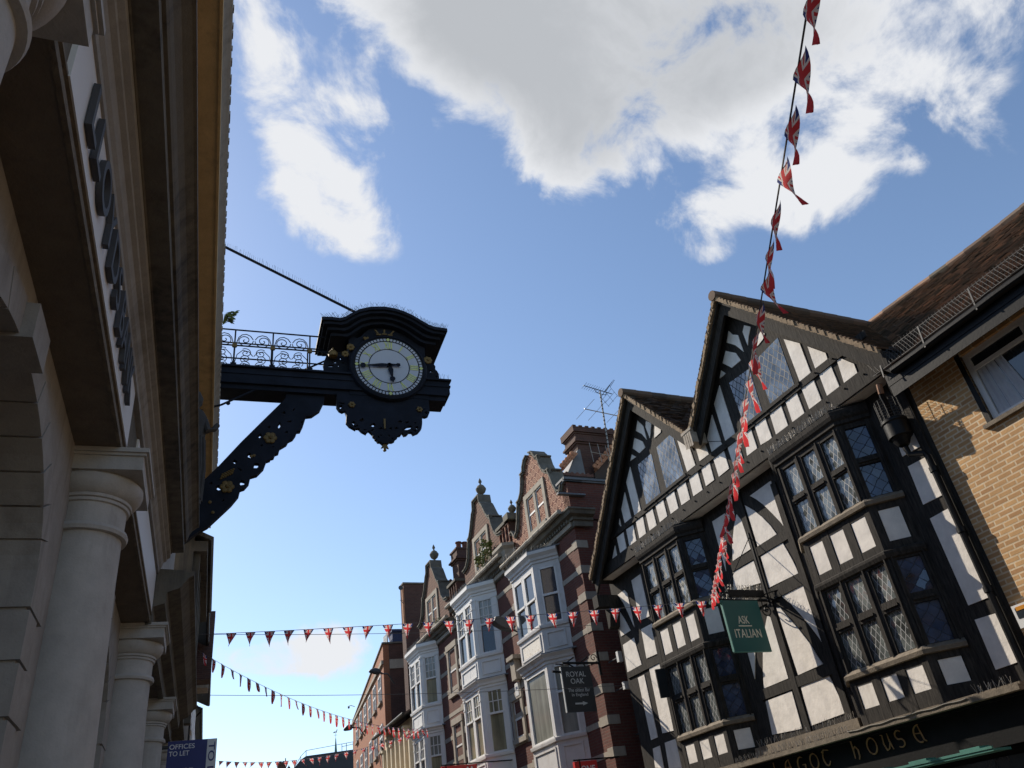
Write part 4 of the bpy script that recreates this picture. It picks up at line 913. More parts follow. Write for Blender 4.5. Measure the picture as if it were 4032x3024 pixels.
# ---------------------------------------------------------------- old bank building on the left (world axes: street along +y)
BK = thing('bank_building', 'grey stone bank with columns, frieze lettering and ochre upper cornice', 'bank')
def bank():
    R = BK
    def arch(yc, hw, zs, rise, y0, y1, ztop):
        pts = [(y0, 0), (yc-hw, 0), (yc-hw, zs)]
        for i in range(1, 24): a = PI-PI*i/24; pts.append((yc+hw*math.cos(a), zs+rise*math.sin(a)))
        pts += [(yc+hw, zs), (yc+hw, 0), (y1, 0), (y1, ztop), (y0, ztop)]
        return pts
    w = MB()
    for yc, y0, y1 in ((-.4, -2.9, 2.15), (4.7, 2.15, 7.26), (9.8, 7.26, 12.3), (14.4, 12.3, 16.6), (18.8, 16.6, 20.8)):
        w.px(arch(yc, 1.5, 3.85, .95, y0, y1, 5.24), -2.7, -1.3)
    # rusticated quoin blocks on the jambs and voussoirs
    for yc in (-.4, 4.7, 9.8, 14.4, 18.8):
        for i in range(12):
            z = .05+i*.36; dd = .10 if i % 2 else .0
            if z+.33 < 4.15:
                for sg in (-1, 1): ya, yb = yc+sg*1.475, yc+sg*(1.78 if i % 2 else 1.95); w.box(-2.6, -1.27, min(ya, yb), max(ya, yb), z, z+.335)
        for sg in (-1, 1):
            for k in range(6):
                a0, a1 = rad(4+k*13.2), rad(4+k*13.2+12.4)
                def q_(a, s_): return (yc+sg*(1.5+s_)*math.cos(a), 3.85+(.95+s_)*math.sin(a))
                w.px([q_(a0, -.022), q_((a0+a1)/2, -.022), q_(a1, -.022), q_(a1, .24), q_(a0, .24)], -2.6, -1.275)
        w.box(-2.6, -1.20, yc-.22, yc+.18, 4.74, 5.0)                # keystone
    w.box(-8, -2.68, -30, 22, 0, 5.2); w.box(-8, -1.0, -30, 16.5, 5.9, 10.4); w.box(-2.68, -1.3, -30, -2.9, 0, 5.24)
    w.build('wall', 'portland', R)
    # dark recess behind the arches
    for yc in (-.4, 4.7, 9.8, 14.4, 18.8): MB().box(-2.66, -2.62, yc-1.5, yc+1.5, 0, 4.8).build('arch_infill', 'portland', R)
    # engaged columns
    for y, zt in ((2.15, 5.24), (7.22, 5.24), (12.2, 5.24), (16.6, 5.24), (20.8, 5.24)):
        cx = -1.18; c = MB(); H = zt
        prof = [(.40, 0), (.40, .10), (.43, .14), (.43, .22), (.37, .26), (.365, .34), (.355, .36)]
        for i in range(13):
            t_ = i/12; prof.append((.352-.055*t_**1.8, .36+(H-1.06-.36)*t_))
        prof += [(.297, H-.70), (.335, H-.695), (.345, H-.665), (.335, H-.635), (.305, H-.63)]
        co = MB().lathe(prof, (cx, y, 0), 48).build('column', 'limestone', R, True)
        cap = MB().lathe([(.303, H-.63), (.305, H-.44), (.325, H-.435), (.328, H-.41), (.318, H-.405), (.34, H-.40), (.343, H-.375), (.335, H-.37), (.355, H-.362), (.385, H-.33), (.41, H-.29), (.42, H-.25), (.418, H-.22), (.40, H-.20)], (cx, y, 0), 48).build('capital', 'limestone', co, True)
        a = MB(); a.box(cx-.43, cx+.43, y-.43, y+.43, H-.20, H-.07); a.box(cx-.45, cx+.45, y-.45, y+.45, H-.07, H-.045); a.box(cx-.47, cx+.47, y-.47, y+.47, H-.045, H-.004); a.build('abacus', 'limestone', co)
    # entablature: ceiling of the portico, architrave bead, frieze, cornice (profile outwards in +x, z)
    ent = MB(); ent.box(-1.95, -.97, -30, 22, 5.24, 5.30); ent.build('portico_ceiling', 'ceiling', R)
    bd = MB(); bd.sweep([(-.97, -30), (-.97, 22)], [(0, 5.235), (.03, 5.235), (.035, 5.275), (.03, 5.295), (.02, 5.30), (.02, 5.33), (.04, 5.335), (.04, 5.36), (0, 5.36)]); bd.build('architrave', 'oak_sill', R)
    fr_ = MB(); fr_.box(-1.4, -.95, -30, 11.7, 5.36, 5.98); fr_.build('frieze', 'sooty', R)
    pq = MB(); pq.box(-.95, -.92, 3.0, 6.95, 5.34, 5.92); pq.box(-.95, -.925, -6, 3.0, 5.62, 5.92); pq.box(-.95, -.93, 7.8, 11.7, 5.37, 5.9); pq.build('fascia_board', 'fascia_white', R)
    co = MB(); co.sweep([(-.95, -30), (-.95, 11.7)], [(0, 5.92), (.05, 5.92), (.055, 5.97), (.08, 6.0), (.10, 6.07), (.135, 6.09), (.14, 6.12), (.18, 6.14), (.185, 6.20), (0, 6.22)])
    co.build('bed_mould', 'portland', R)
    c2 = MB(); c2.sweep([(-.95, -30), (-.95, 11.7)], [(0, 6.20), (.19, 6.20), (.20, 6.215), (.35, 6.22), (.355, 6.26), (.345, 6.27), (.345, 6.38), (.37, 6.385), (.385, 6.42), (.40, 6.48), (.44, 6.55), (.50, 6.60), (.525, 6.61), (.525, 6.67), (0, 6.78)])
    c2.build('cornice', 'sooty', R)
    for tx, y0, wd in (('LLOYDS', 3.40, 1.75), ('BANK', 5.30, 1.12)):
        MB().text(tx, wd, .36, lambda a, b, t: (-.915+t, y0+a, 5.46+b), .038, offset=.004, space=1.15).build('frieze_lettering', 'letter', R)
    # upper cornice, coloured ochre
    u = MB(); u.sweep([(-.95, -30), (-.95, 18.6)], [(0, 9.2), (.02, 9.2), (.05, 9.3), (.16, 9.42), (.20, 9.44), (.20, 9.5), (.27, 9.52), (.27, 9.56), (.50, 9.57), (.50, 9.545), (.53, 9.545), (.53, 9.66), (0, 9.7)])
    u.build('upper_cornice', 'ochre', R)
    u2 = MB(); u2.sweep([(-.95, -30), (-.95, 18.6)], [(0, 9.68), (.53, 9.665), (.545, 9.70), (.58, 9.76), (.61, 9.80), (.615, 9.88), (.50, 9.95), (0, 10.1)])
    for i in range(120):
        y = -2+i*.17+random.uniform(0, .1); u2.box(-.37, -.325, y, y+random.uniform(.02, .1), 9.84, 9.90)
    u2.build('cornice_edge', 'stone', R)
    pp = MB(); pp.box(-2, -.95, -30, 16.5, 10.0, 10.7); pp.build('parapet', 'portland', R)
bank()
# statue on the cornice
st = thing('statue', 'grimy stone statue of a robed figure standing by the bank wall below the ochre cornice', 'statue', (-.62, 11.2, 6.75))
m = MB(); m.lathe([(.20, 0), (.22, .1), (.20, .5), (.17, 1.0), (.19, 1.2), (.20, 1.4), (.14, 1.52), (.06, 1.56), (.06, 1.62), (.10, 1.68), (.105, 1.78), (.06, 1.88), (.02, 1.9)], (0, 0, 0), 16)
m.tube([(.14, 0, 1.4), (.22, -.1, 1.15), (.30, -.05, 1.22), (.34, 0, 1.32)], [.06, .05, .045, .04], 8); m.tube([(-.1, -.1, 1.4), (-.05, -.25, 1.1), (.05, -.28, 1.0)], [.06, .05, .045], 8)
for i in range(7): m.tube([(.19*math.cos(i*.45-1.3), .19*math.sin(i*.45-1.3), .05), (.20*math.cos(i*.45-1.2), .20*math.sin(i*.45-1.2), .55), (.16*math.cos(i*.45-1.3), .16*math.sin(i*.45-1.3), 1.05)], .035, 6)
m.build('figure', 'stone_statue', st, True)

# ---------------------------------------------------------------- projecting clock
CK = thing('bracket_clock', 'black iron clock with white dial projecting over the street on a scrolled bracket', 'clock', (-.95, 13.55, 7.5))
def local(p): return (p[0]+.95, p[1]-13.55, p[2]-7.5)
class CB(MB):
    def __init__(s): MB.__init__(s, lambda x, y, z: (x+.95, y-13.55, z-7.5))
def grow(h, k):
    p = ptl(h); cx = sum(a for a, b in p)/len(p); cz = sum(b for a, b in p)/len(p); return [(cx+(a-cx)*k, cz+(b-cz)*k) for a, b in p]
def clock():
    R = CK
    b = CB(); b.box(-1.0, 4.12, 13.33, 13.82, 10.30, 10.60); b.box(-1.0, 4.16, 13.28, 13.87, 10.60, 10.64); b.box(-1, 4.06, 13.30, 13.85, 10.24, 10.30); b.box(-1, 4.02, 13.36, 13.80, 10.14, 10.24); b.box(-1, 4.14, 13.31, 13.84, 10.46, 10.50)
    b.build('beam', 'iron', R)
    br = CB()
    ol = ptl('0.87,10.2 0.85,10.03 0.46,9.52 0.09,9.03 -0.26,8.53 -0.60,8.10 -0.85,7.75 -0.95,7.4 -0.95,7.0 -0.75,7.05 -0.5,7.28 -0.36,7.37 -0.23,7.52 -0.0,7.79 0.11,7.96 0.13,8.08 0.2,8.11 0.27,8.21 0.29,8.34 0.4,8.38 0.51,8.52 0.55,8.67 0.62,8.7 0.625,8.73 0.68,8.75 0.7,8.82 0.76,8.85 0.78,8.95 0.9,9.04 0.93,9.11 1.01,9.16 1.06,9.25 1.08,9.32 1.14,9.33 1.19,9.46 1.24,9.66 1.35,9.68 1.5,9.81 1.58,10.02 1.6,10.2')
    hs = ['0.98,9.76 1,9.79 1.03,9.82 1.01,9.77', '0.9,9.52 0.96,9.54 0.96,9.51 0.92,9.51', '0.73,9.41 0.76,9.48 0.78,9.43 0.75,9.38', '0.44,8.99 0.47,9 0.47,8.98 0.45,8.97', '0.64,8.95 0.66,8.97 0.68,8.96', '0.22,8.78 0.25,8.81 0.27,8.79 0.27,8.73 0.24,8.74', '0.35,8.53 0.36,8.6 0.4,8.6 0.42,8.57 0.39,8.53', '0.06,8.51 0.12,8.48 0.12,8.45 0.1,8.47', '0.12,8.21 0.14,8.25 0.18,8.24 0.18,8.19 0.14,8.18', '-0.27,8.1 -0.24,8.14 -0.21,8.12 -0.2,8.08 -0.23,8.07', '-0.15,7.86 -0.14,7.88 -0.12,7.87 -0.14,7.85']
    hs += ['0.38,9.18 0.42,9.22 0.44,9.18 0.41,9.15', '0.86,9.28 0.90,9.31 0.91,9.27', '-0.02,8.62 0.0,8.66 0.04,8.63 0.01,8.6', '0.55,9.38 0.59,9.4 0.58,9.36', '0.80,9.70 0.84,9.74 0.85,9.69', '-0.38,8.18 -0.35,8.21 -0.34,8.17', '1.15,9.52 1.18,9.54 1.17,9.50']
    br.plate(ol, [grow(h, 1.5) for h in hs], lambda a, c, t: (a, 13.5+t, c), .12)
    bo = br.build('scrolled_brace', 'iron', R)
    def flower(mb, x, y, z, r, n=6):
        for i in range(n):
            a = 2*PI*i/n; mb.lathe([(.001, -.02), (r*.3, -.015), (r*.42, 0), (.001, .01)], (x+r*.55*math.cos(a), y, z+r*.55*math.sin(a)), 10, 'y')
        mb.lathe([(.001, -.045), (r*.2, -.03), (r*.28, 0), (.001, .01)], (x, y, z), 10, 'y')
    for x, z, r in ((.60, 9.14, .13), (-.09, 8.12, .13)): g = CB(); flower(g, x, 13.42, z, r); g.build('gilt_rosette', 'gold', bo)
    g = CB()
    for i in range(18): g.sphere((-.20+.035*(i % 6)+.01*(i//6), 13.43, 8.28+.022*(i % 6)+.04*(i//6)), .022, 5)
    g.build('gilt_pineapple', 'gold', bo)
    for x, z in ((-.35, 7.82), (-.29, 7.63), (.28, 8.74), (.33, 8.76)): CB().lathe([(.001, -.02), (.03, -.01), (.02, .02)], (x, 13.43, z), 8, 'y').build('gilt_boss', 'gold', bo)
    # case and drum
    c = CB(); hood = ptl('1.47,11.72 1.67,11.74 1.84,11.73 1.95,11.78 2.05,11.87 2.24,12.01 2.47,12.10 2.76,12.14 2.98,12.12 3.16,12.07 3.34,11.99 3.54,11.86 3.68,11.77 3.8,11.73 3.95,11.72 4.08,11.71')
    lo = [(2.0+(x-1.47)/2.61*1.72, z-.18-.0*(x)) for x, z in hood]
    c.py([(2.06, 10.15)]+[(max(2.06, min(3.66, x)), z) for x, z in lo]+[(3.66, 10.15)], 13.34, 13.8)
    c.build('case', 'iron', R)
    h = CB()
    for k, (sx, dz, y0, y1) in enumerate(((1.0, 0, 12.95, 14.2), (.965, -.06, 13.0, 14.15), (.90, -.13, 13.1, 14.05), (.84, -.20, 13.2, 13.95))):
        top = [(2.775+(x-2.775)*sx, z+dz) for x, z in hood]
        h.py(top+[(x, z-.075) for x, z in reversed(top)], y0, y1)
    h.box(2.66, 2.82, 13.4, 13.6, 12.1, 12.25)
    h.build('hood', 'iron', R, True)
    dx, dz, dy = 2.86, 10.83, 13.25
    d = CB(); d.lathe([(.80, .25), (.80, .06), (.78, .02), (.735, .0), (.72, .03), (.72, .25)], (dx, dy-.02, dz), 64, 'y'); dr = d.build('dial_ring', 'iron', R, True)
    CB().lathe([(.001, 0), (.725, 0), (.725, .1)], (dx, dy, dz), 64, 'y').build('dial_back', 'black', dr)
    f = CB()
    def sector(r0, r1, a0, a1, y): 
        q = [(r0, a0), (r1, a0), (r1, a1), (r0, a1)]; f.py([(dx+r*math.sin(rad(a)), dz+r*math.cos(rad(a))) for r, a in q], y-.004, y)
    for i in range(60): sector(.635, .69, i*6-2.1, i*6+2.1, dy-.002)
    for i in range(72): sector(.425, .61, i*5, i*5+5, dy-.002); sector(.001, .405, i*5, i*5+5, dy-.002)
    f.build('dial', 'dial', dr)
    def stroke(nu, a, p, q, w):   # numeral stroke in (across, out) units, about hour angle a
        ca, sa = math.cos(rad(a)), math.sin(rad(a))
        def P_(u, r): return (dx+r*sa+u*ca, dz+r*ca-u*sa)
        (u0, r0), (u1, r1) = p, q; nu.py([P_(u0-w, r0), P_(u0+w, r0), P_(u1+w, r1), P_(u1-w, r1)], dy-.014, dy-.007)
    num = ['XII', 'I', 'II', 'III', 'IIII', 'V', 'VI', 'VII', 'VIII', 'IX', 'X', 'XI']
    for i, s_ in enumerate(num):
        wd = {'I': .044, 'V': .085, 'X': .085}; W_ = sum(wd[c_] for c_ in s_); u = -W_/2
        nu = CB()
        for c_ in s_:
            cx = u+wd[c_]/2
            if c_ == 'I': stroke(nu, i*30, (cx, .43), (cx, .60), .012); stroke(nu, i*30, (cx, .43), (cx, .438), .018); stroke(nu, i*30, (cx, .592), (cx, .60), .018)
            if c_ == 'V': stroke(nu, i*30, (cx-.032, .60), (cx, .43), .012); stroke(nu, i*30, (cx+.032, .60), (cx, .43), .007)
            if c_ == 'X': stroke(nu, i*30, (cx-.032, .60), (cx+.032, .43), .012); stroke(nu, i*30, (cx+.032, .60), (cx-.032, .43), .007)
            u += wd[c_]
        nu.build('numeral', 'numeral', dr)
    for i in range(4): a = rad(90*i); CB().py([(dx+.6625*math.sin(a)+k*math.cos(b_), dz+.6625*math.cos(a)+k*math.sin(b_)) for b_, k in ((0, .042), (PI/2, .042), (PI, .042), (1.5*PI, .042))], dy-.012, dy-.006).build('quarter_mark', 'numeral', dr)
    for nm, ang, L_, tail, wd in (('minute_hand', 264.5, .63, -.22, 1), ('hour_hand', 172, .42, -.02, 1.3)):
        a = rad(ang); o = CB()
        prof = [(tail, .028), (tail+.05, .042), (tail+.09, .02), (-.05, .028), (0, .05), (.05, .03), (.16*L_/.6, .042*wd), (.30*L_/.6, .026*wd), (.45*L_/.6, .010*wd), (L_-.14, .012), (L_-.12, .048), (L_-.08, .058), (L_-.05, .042), (L_-.03, .012), (L_, .006)]
        if tail > -.1: prof = prof[4:]
        P_ = lambda u, r: (dx+r*math.sin(a)+u*math.cos(a), dz+r*math.cos(a)-u*math.sin(a))
        o.py([P_(w_, r) for r, w_ in prof]+[P_(-w_, r) for r, w_ in reversed(prof)], dy-.06, dy-.05); o.lathe([(.03, -.02), (.05, -.01), (.05, .06)], (dx, dy-.05, dz), 16, 'y'); o.build(nm, 'iron', dr)
    # openwork drop below the dial
    dp = CB()
    ol = ptl('1.81,10.2 1.81,9.86 1.86,9.78 1.92,9.75 1.97,9.78 2,9.69 1.99,9.52 2.05,9.44 2.17,9.37 2.18,9.4 2.23,9.4 2.28,9.34 2.37,9.29 2.39,9.33 2.42,9.36 2.49,9.29 2.5,9.24 2.53,9.22 2.54,9.18 2.57,9.16 2.59,9.12 2.64,9.12 2.68,9.08 2.78,9.09 2.82,9.13 2.87,9.13 2.92,9.16 2.93,9.2 2.98,9.24 2.99,9.28 3.04,9.29 3.08,9.35 3.11,9.29 3.17,9.31 3.22,9.37 3.27,9.37 3.3,9.32 3.4,9.37 3.47,9.46 3.49,9.57 3.5,9.75 3.57,9.74 3.63,9.77 3.66,9.84 3.66,9.9 3.66,10.2')
    hs = ['1.86,9.88 1.91,9.89 1.91,9.86 1.88,9.82', '1.86,9.95 1.95,9.95 1.95,9.92 1.9,9.93', '2.1,9.51 2.13,9.54 2.16,9.51 2.13,9.47', '2.15,9.44 2.2,9.46 2.21,9.44 2.15,9.42', '2.32,9.37 2.38,9.38 2.34,9.35', '2.64,9.27 2.66,9.27 2.67,9.25 2.65,9.25', '2.8,9.27 2.81,9.28 2.83,9.26 2.81,9.24', '2.93,9.44 2.96,9.46 3,9.43 2.94,9.42', '3.08,9.42 3.15,9.46 3.19,9.49 3.25,9.5 3.24,9.45 3.18,9.42', '3.16,9.59 3.21,9.6 3.21,9.58 3.16,9.56', '3.33,9.59 3.37,9.59 3.35,9.56', '3.34,9.48 3.39,9.5 3.4,9.47 3.38,9.44', '3.28,9.42 3.35,9.41 3.34,9.38 3.31,9.4', '3.15,9.37 3.18,9.37 3.16,9.355', '3.56,9.84 3.6,9.86 3.61,9.83 3.59,9.8', '3.54,9.92 3.59,9.92 3.58,9.91 3.54,9.905']
    hs += ['2.45,9.48 2.52,9.52 2.56,9.48 2.50,9.45', '2.62,9.40 2.66,9.44 2.69,9.40', '2.82,9.42 2.86,9.45 2.87,9.40', '2.25,9.58 2.30,9.62 2.33,9.58 2.28,9.55', '2.45,9.36 2.5,9.39 2.51,9.35', '3.0,9.58 3.06,9.62 3.08,9.57', '2.58,9.22 2.61,9.24 2.62,9.20', '2.86,9.20 2.89,9.22 2.89,9.18']
    dp.plate(ol, [grow(h, 1.35) for h in hs], lambda a, c, t: (a, 13.4+t, c), .10); dp.box(2.1, 3.4, 13.36, 13.8, 9.78, 10.16)
    do = dp.build('openwork_drop', 'iron', R)
    g = CB(); g.py(ptl('2.70,9.09 2.65,9.0 2.68,9.005 2.705,9.02 2.69,8.95 2.72,8.93 2.755,8.95 2.74,9.02 2.77,9.0 2.80,8.99 2.76,9.09'), 13.38, 13.42)
    for x, z, r in ((2.1, 9.91, .075), (3.45, 9.89, .07)): g2 = CB(); flower(g2, x, 13.33, z, r); g2.build('gilt_rosette', 'gold', do)
    g.py(ptl('2.71,9.62 2.75,9.62 2.745,9.4 2.715,9.4'), 13.32, 13.36); g.build('gilt_finial', 'gold', do)
    # gilt ornaments on the case: crown, heart, rosettes
    g = CB()
    for x, z, t_ in ((2.67, 11.60, -.25), (2.79, 11.62, 0), (2.91, 11.61, .25)): g.py([(x-.05, z), (x+.05, z), (x+.05, z+.03), (x-.05, z+.03)], 13.24, 13.28); g.py([(x-.015, z+.02), (x+.015, z+.02), (x+.02+t_*.3, z+.13), (x-.01+t_*.3, z+.13)], 13.24, 13.28)
    for dx_, dz_ in ((-.025, .02), (.03, .02), (0, -.02)): g.lathe([(.001, -.02), (.03, -.01), (.035, .02)], (2.41+dx_, 13.28, 11.5+dz_), 10, 'y')
    g.build('gilt_crown', 'gold', R)
    for x, z, r in ((2.09, 11.26, .09), (1.98, 11.08, .08), (3.69, 11.08, .10)): g = CB(); flower(g, x, 13.28, z, r, 7); g.build('gilt_rosette', 'gold', R)
    g = CB()
    g.lathe([(.02, -.1), (.09, -.08), (.10, .0), (.06, .06), (.02, .08), (.015, .14)], (1.74, 13.36, 11.12), 14); g.build('gilt_urn', 'gold', R)
    # pierced scrolls either side
    s_ = CB(); s_.plate(ptl('3.62,11.15 3.74,11.11 3.86,11.14 3.9,11.07 3.89,11 3.93,10.95 3.96,10.88 3.96,10.62 3.62,10.62'), [ptl('3.74,10.97 3.81,10.96 3.85,10.89 3.77,10.92'), ptl('3.88,10.82 3.92,10.83 3.92,10.79 3.89,10.79')], lambda a, c, t: (a, 13.5+t, c), .06); s_.build('side_scroll', 'iron', R); s_ = CB()
    s_.plate(ptl('1.62,11.12 1.69,11.2 1.85,11.21 2.1,11.17 2.1,10.62 1.6,10.62 1.56,10.91'), [ptl('1.74,10.99 1.82,11.02 1.82,10.97 1.75,10.96'), ptl('1.87,11.1 1.93,11.13 1.91,11.06'), ptl('1.94,11.0 1.98,10.99 1.97,10.95'), ptl('1.66,10.9 1.78,10.92 1.74,10.87 1.67,10.86'), ptl('1.84,10.92 1.88,10.94 1.87,10.88')], lambda a, c, t: (a, 13.5+t, c), .06); s_.build('side_scroll', 'iron', R)
    # walkway railings
    ra = CB(); gd = CB()
    def spiral(x, z, y, r, turns, a0, sg, n=36):
        return [(x+sg*r*(1-.93*i/n)*math.cos(a0+turns*2*PI*i/n), y, z+r*(1-.93*i/n)*math.sin(a0+turns*2*PI*i/n)) for i in range(n+1)]
    for y in (13.36, 13.80):
        for z, r in ((11.51, .017), (11.135, .017)): ra.tube([(-1, y, z), (1.9, y, z)], r, 6)
        for x in (-.86, -.145, .57, 1.285):
            ra.tube([(x, y, 10.64), (x, y, 11.51)], .015, 6); ra.box(x-.055, x+.055, y-.05, y+.05, 10.64, 10.70)
            if y < 13.5: gd.lathe([(.001, -.03), (.05, -.02), (.055, .02)], (x, y, 11.135), 8, 'y')
        for x in (-.86, -.145, .57):
            for sg in (-1, 1):
                cx = x+.357-sg*.17
                if y < 13.5: ra.tube([(x+.357-sg*.33, y, 11.15), (x+.357-sg*.31, y, 11.25), (x+.357-sg*.24, y, 11.35)]+spiral(cx, 11.26, y, .15, 1.6, PI*.62, -sg if sg < 0 else 1, 40)[::1] if False else spiral(cx, 11.27, y, .155, 1.7, PI, -sg, 40), .0095, 5); ra.tube([(x+.357-sg*.33, y, 11.14), (x+.357-sg*.32, y, 11.22), (x+.357-sg*.29, y, 11.33), (x+.357-sg*.23, y, 11.40), (x+.357-sg*.15, y, 11.42), (x+.357-sg*.07, y, 11.38), (x+.357-sg*.02, y, 11.30)], .0095, 5)
                ra.tube(spiral(cx+sg*.03, 10.97, y, .11, 1.6, PI*.3, -sg, 30), .0085, 5); ra.tube(spiral(cx+sg*.03, 10.83, y, .10, 1.6, -PI*.3, -sg, 30), .0085, 5)
                ra.tube([(x+.357-sg*.34, y, 10.72), (x+.357-sg*.30, y, 10.92), (x+.357-sg*.2, y, 11.03), (x+.357-sg*.08, y, 11.0), (x+.357-sg*.01, y, 10.9)], .0085, 5)
    ra.build('railing', 'iron', R); gd.build('railing_bosses', 'gold', R)
    # stay rods
    sr = CB(); sr.tube([(-1.6, 13.6, 14.45), (2.69, 13.6, 12.2)], .03, 8); sr.build('stay_rod', 'iron', R)
    for i in range(26): pass
    s2 = CB(); s2.tube([(-.95, 13.2, 9.42), (-.3, 13.3, 9.72), (.35, 13.4, 10.2)], .022, 6); s2.tube([(.70, 13.8, 10.64), (1.75, 13.8, 11.3)], .022, 6); s2.sphere((-.18, 13.32, 9.78), .04, 6)
    s2.build('stay_rod', 'iron', R)
    sp = CB()
    for i in range(70):
        p = Vector((-.5+3.0*i/70, 13.6, 13.87-1.57*i/70)); sp.bar(p, p+Vector((random.uniform(-.02, .02), random.uniform(-.03, .03), .17)), .0035, .0035)
    sp.build('bird_spikes', 'iron', R); sp = CB()
    hp = hood
    for i in range(len(hp)-1):
        spikes(sp, (hp[i][0], 12.98, hp[i][1]), (hp[i+1][0], 12.98, hp[i+1][1]), 5, .13, .08, .0017)
    sp.build('bird_spikes', 'iron', R); sp = CB()
    spikes(sp, (3.7, 13.3, 10.64), (4.12, 13.3, 10.64), 6, .14, .02, .0017)
    sp.build('bird_spikes', 'iron', R)
clock()
# roof turret that carries the stay rod, set back behind the bank parapet
TU = thing('bell_turret', 'stone turret behind the bank parapet that carries the clock stay rod', 'turret', (-2.2, 13.6, 10.3))
m = MB(); m.box(-.6, .6, -.6, .6, 0, 4.3); m.build('shaft', 'portland', TU); m = MB(); m.box(-.7, .7, -.7, .7, 4.3, 4.45); m.lathe([(.7, 4.45), (.4, 4.9), (.05, 5.4)], (0, 0, 0), 8); m.build('cap', 'lead', TU)

# ---------------------------------------------------------------- hanging signs
def sign_frame(s0):    # front-thing local plate frame: across = +x (towards the wall), faces -y
    return lambda a, b, t: (a, s0-t, b)
AS = front_thing('hanging_sign', 'dark green hanging sign reading ask italian on an iron bracket', 'sign')
def ask():
    s0 = 12.73
    MB().box(-1.17, -.325, s0-.02, s0+.02, 4.66, 5.60).build('sign_board', 'green_sign', AS)
    e = MB(); e.box(-1.185, -1.165, s0-.025, s0+.025, 4.66, 5.60); e.box(-1.17, -.325, s0-.025, s0+.025, 4.645, 4.66); e.build('edge_trim', 'teal', AS)
    t = MB(); t.text('ASK', .255, .145, lambda a, b, k: (-.915+a, s0-.021-k, 5.16+b), .006, offset=.006); t.box(-.93, -.625, s0-.026, s0-.02, 5.11, 5.13)
    t.text('ITALIAN', .60, .155, lambda a, b, k: (-1.06+a, s0-.021-k, 4.905+b), .006, offset=.006, space=1.05); t.build('lettering', 'sign_cream', AS)
    b = MB(); b.tube([(-1.42, s0, 5.62), (.0, s0, 5.60)], .018, 8); b.box(-.98, -.12, s0-.04, s0+.04, 5.68, 5.80); b.tube([(-1.2, s0, 5.66), (-.95, s0, 5.78)], .016, 6)
    b.tube([(-.95, s0, 5.83), (0, s0, 6.95)], .008, 5); b.bar((-.02, s0, 5.5), (-.02, s0, 7.0), .03, .06)
    for sg in (-1, 1): b.tube([(-.12, s0, 5.72), (-.05, s0+sg*.2, 5.72), (0, s0+sg*.42, 5.70)], .012, 5); b.tube([(-.2, s0, 5.70), (-.1, s0+sg*.12, 5.62), (0, s0+sg*.25, 5.5)], .012, 5)
    pts = []
    for i in range(25): a = i/24*2*PI*1.3; r = .12*(1-.8*i/24); pts.append((-.14+r*math.cos(a+PI), s0, 5.42+r*math.sin(a+PI)))
    b.tube(pts, .012, 5); b.build('bracket', 'black', AS)
    l = MB(); l.lathe([(.001, 0), (.035, 0), (.04, .05), (.03, .28), (.001, .3)], (0, 0, 0), 12); 
    l.v = [(-1.43+z, s0+y, 5.56+x) for x, y, z in l.v]; l.build('lamp_tube', 'green_sign', AS)
    spike_strip(AS, (-1.38, s0, 5.63), (-.3, s0, 5.62), 30, .11); spike_strip(AS, (-1.0, s0, 5.80), (-.1, s0, 5.80), 34, .12)
ask()
RO = front_thing('hanging_sign', 'black hanging sign reading royal oak with an arrow, by the passage', 'sign')
def royal():
    s0 = 19.42
    MB().box(-1.17, -.33, s0-.02, s0+.02, 5.03, 6.12).build('sign_board', 'sign_black', RO)
    MB().box(-1.19, -1.17, s0-.03, s0+.03, 5.03, 6.12).build('edge_trim', 'sign_grey', RO)
    P_ = lambda x, z: (lambda a, b, k: (x+a, s0-.021-k, z+b))
    t = MB(); t.text('ROYAL', .56, .13, P_(-1.05, 5.87), .006, offset=.004); t.text('OAK', .38, .13, P_(-.95, 5.70), .006, offset=.004)
    t.text('The oldest Bar', .62, .09, P_(-1.06, 5.505), .006); t.text('in England', .46, .10, P_(-.975, 5.375), .006)
    t.box(-.92, -.70, s0-.027, s0-.02, 5.205, 5.245); t.py([(-.70, 5.175), (-.56, 5.225), (-.70, 5.275)], s0-.027, s0-.02); t.build('lettering', 'sign_grey', RO)
    b = MB(); b.tube([(-1.10, s0, 6.22), (-.05, s0, 6.2)], .03, 8); b.tube([(-1.3, s0, 6.2), (-1.08, s0, 6.18)], .015, 6); b.tube([(-.95, s0, 6.2), (-.8, s0, 6.12)], .02, 6); b.tube([(-.5, s0, 6.2), (-.45, s0, 6.12)], .02, 6)
    b.tube([(-1.42, s0, 6.02), (-1.17, s0, 6.0)], .03, 8); b.tube([(-.95, s0, 6.24), (-.75, s0, 6.36)], .018, 5); b.tube([(-.55, s0, 6.24), (-.35, s0, 6.36)], .018, 5)
    pts = []
    for i in range(25): a = i/24*2*PI*1.2; r = .1*(1-.8*i/24); pts.append((-.17+r*math.cos(a), s0, 6.33+r*math.sin(a)))
    b.tube(pts, .012, 5); b.bar((-.03, s0, 5.9), (-.03, s0, 6.5), .04, .06); b.build('bracket', 'black', RO)
royal()
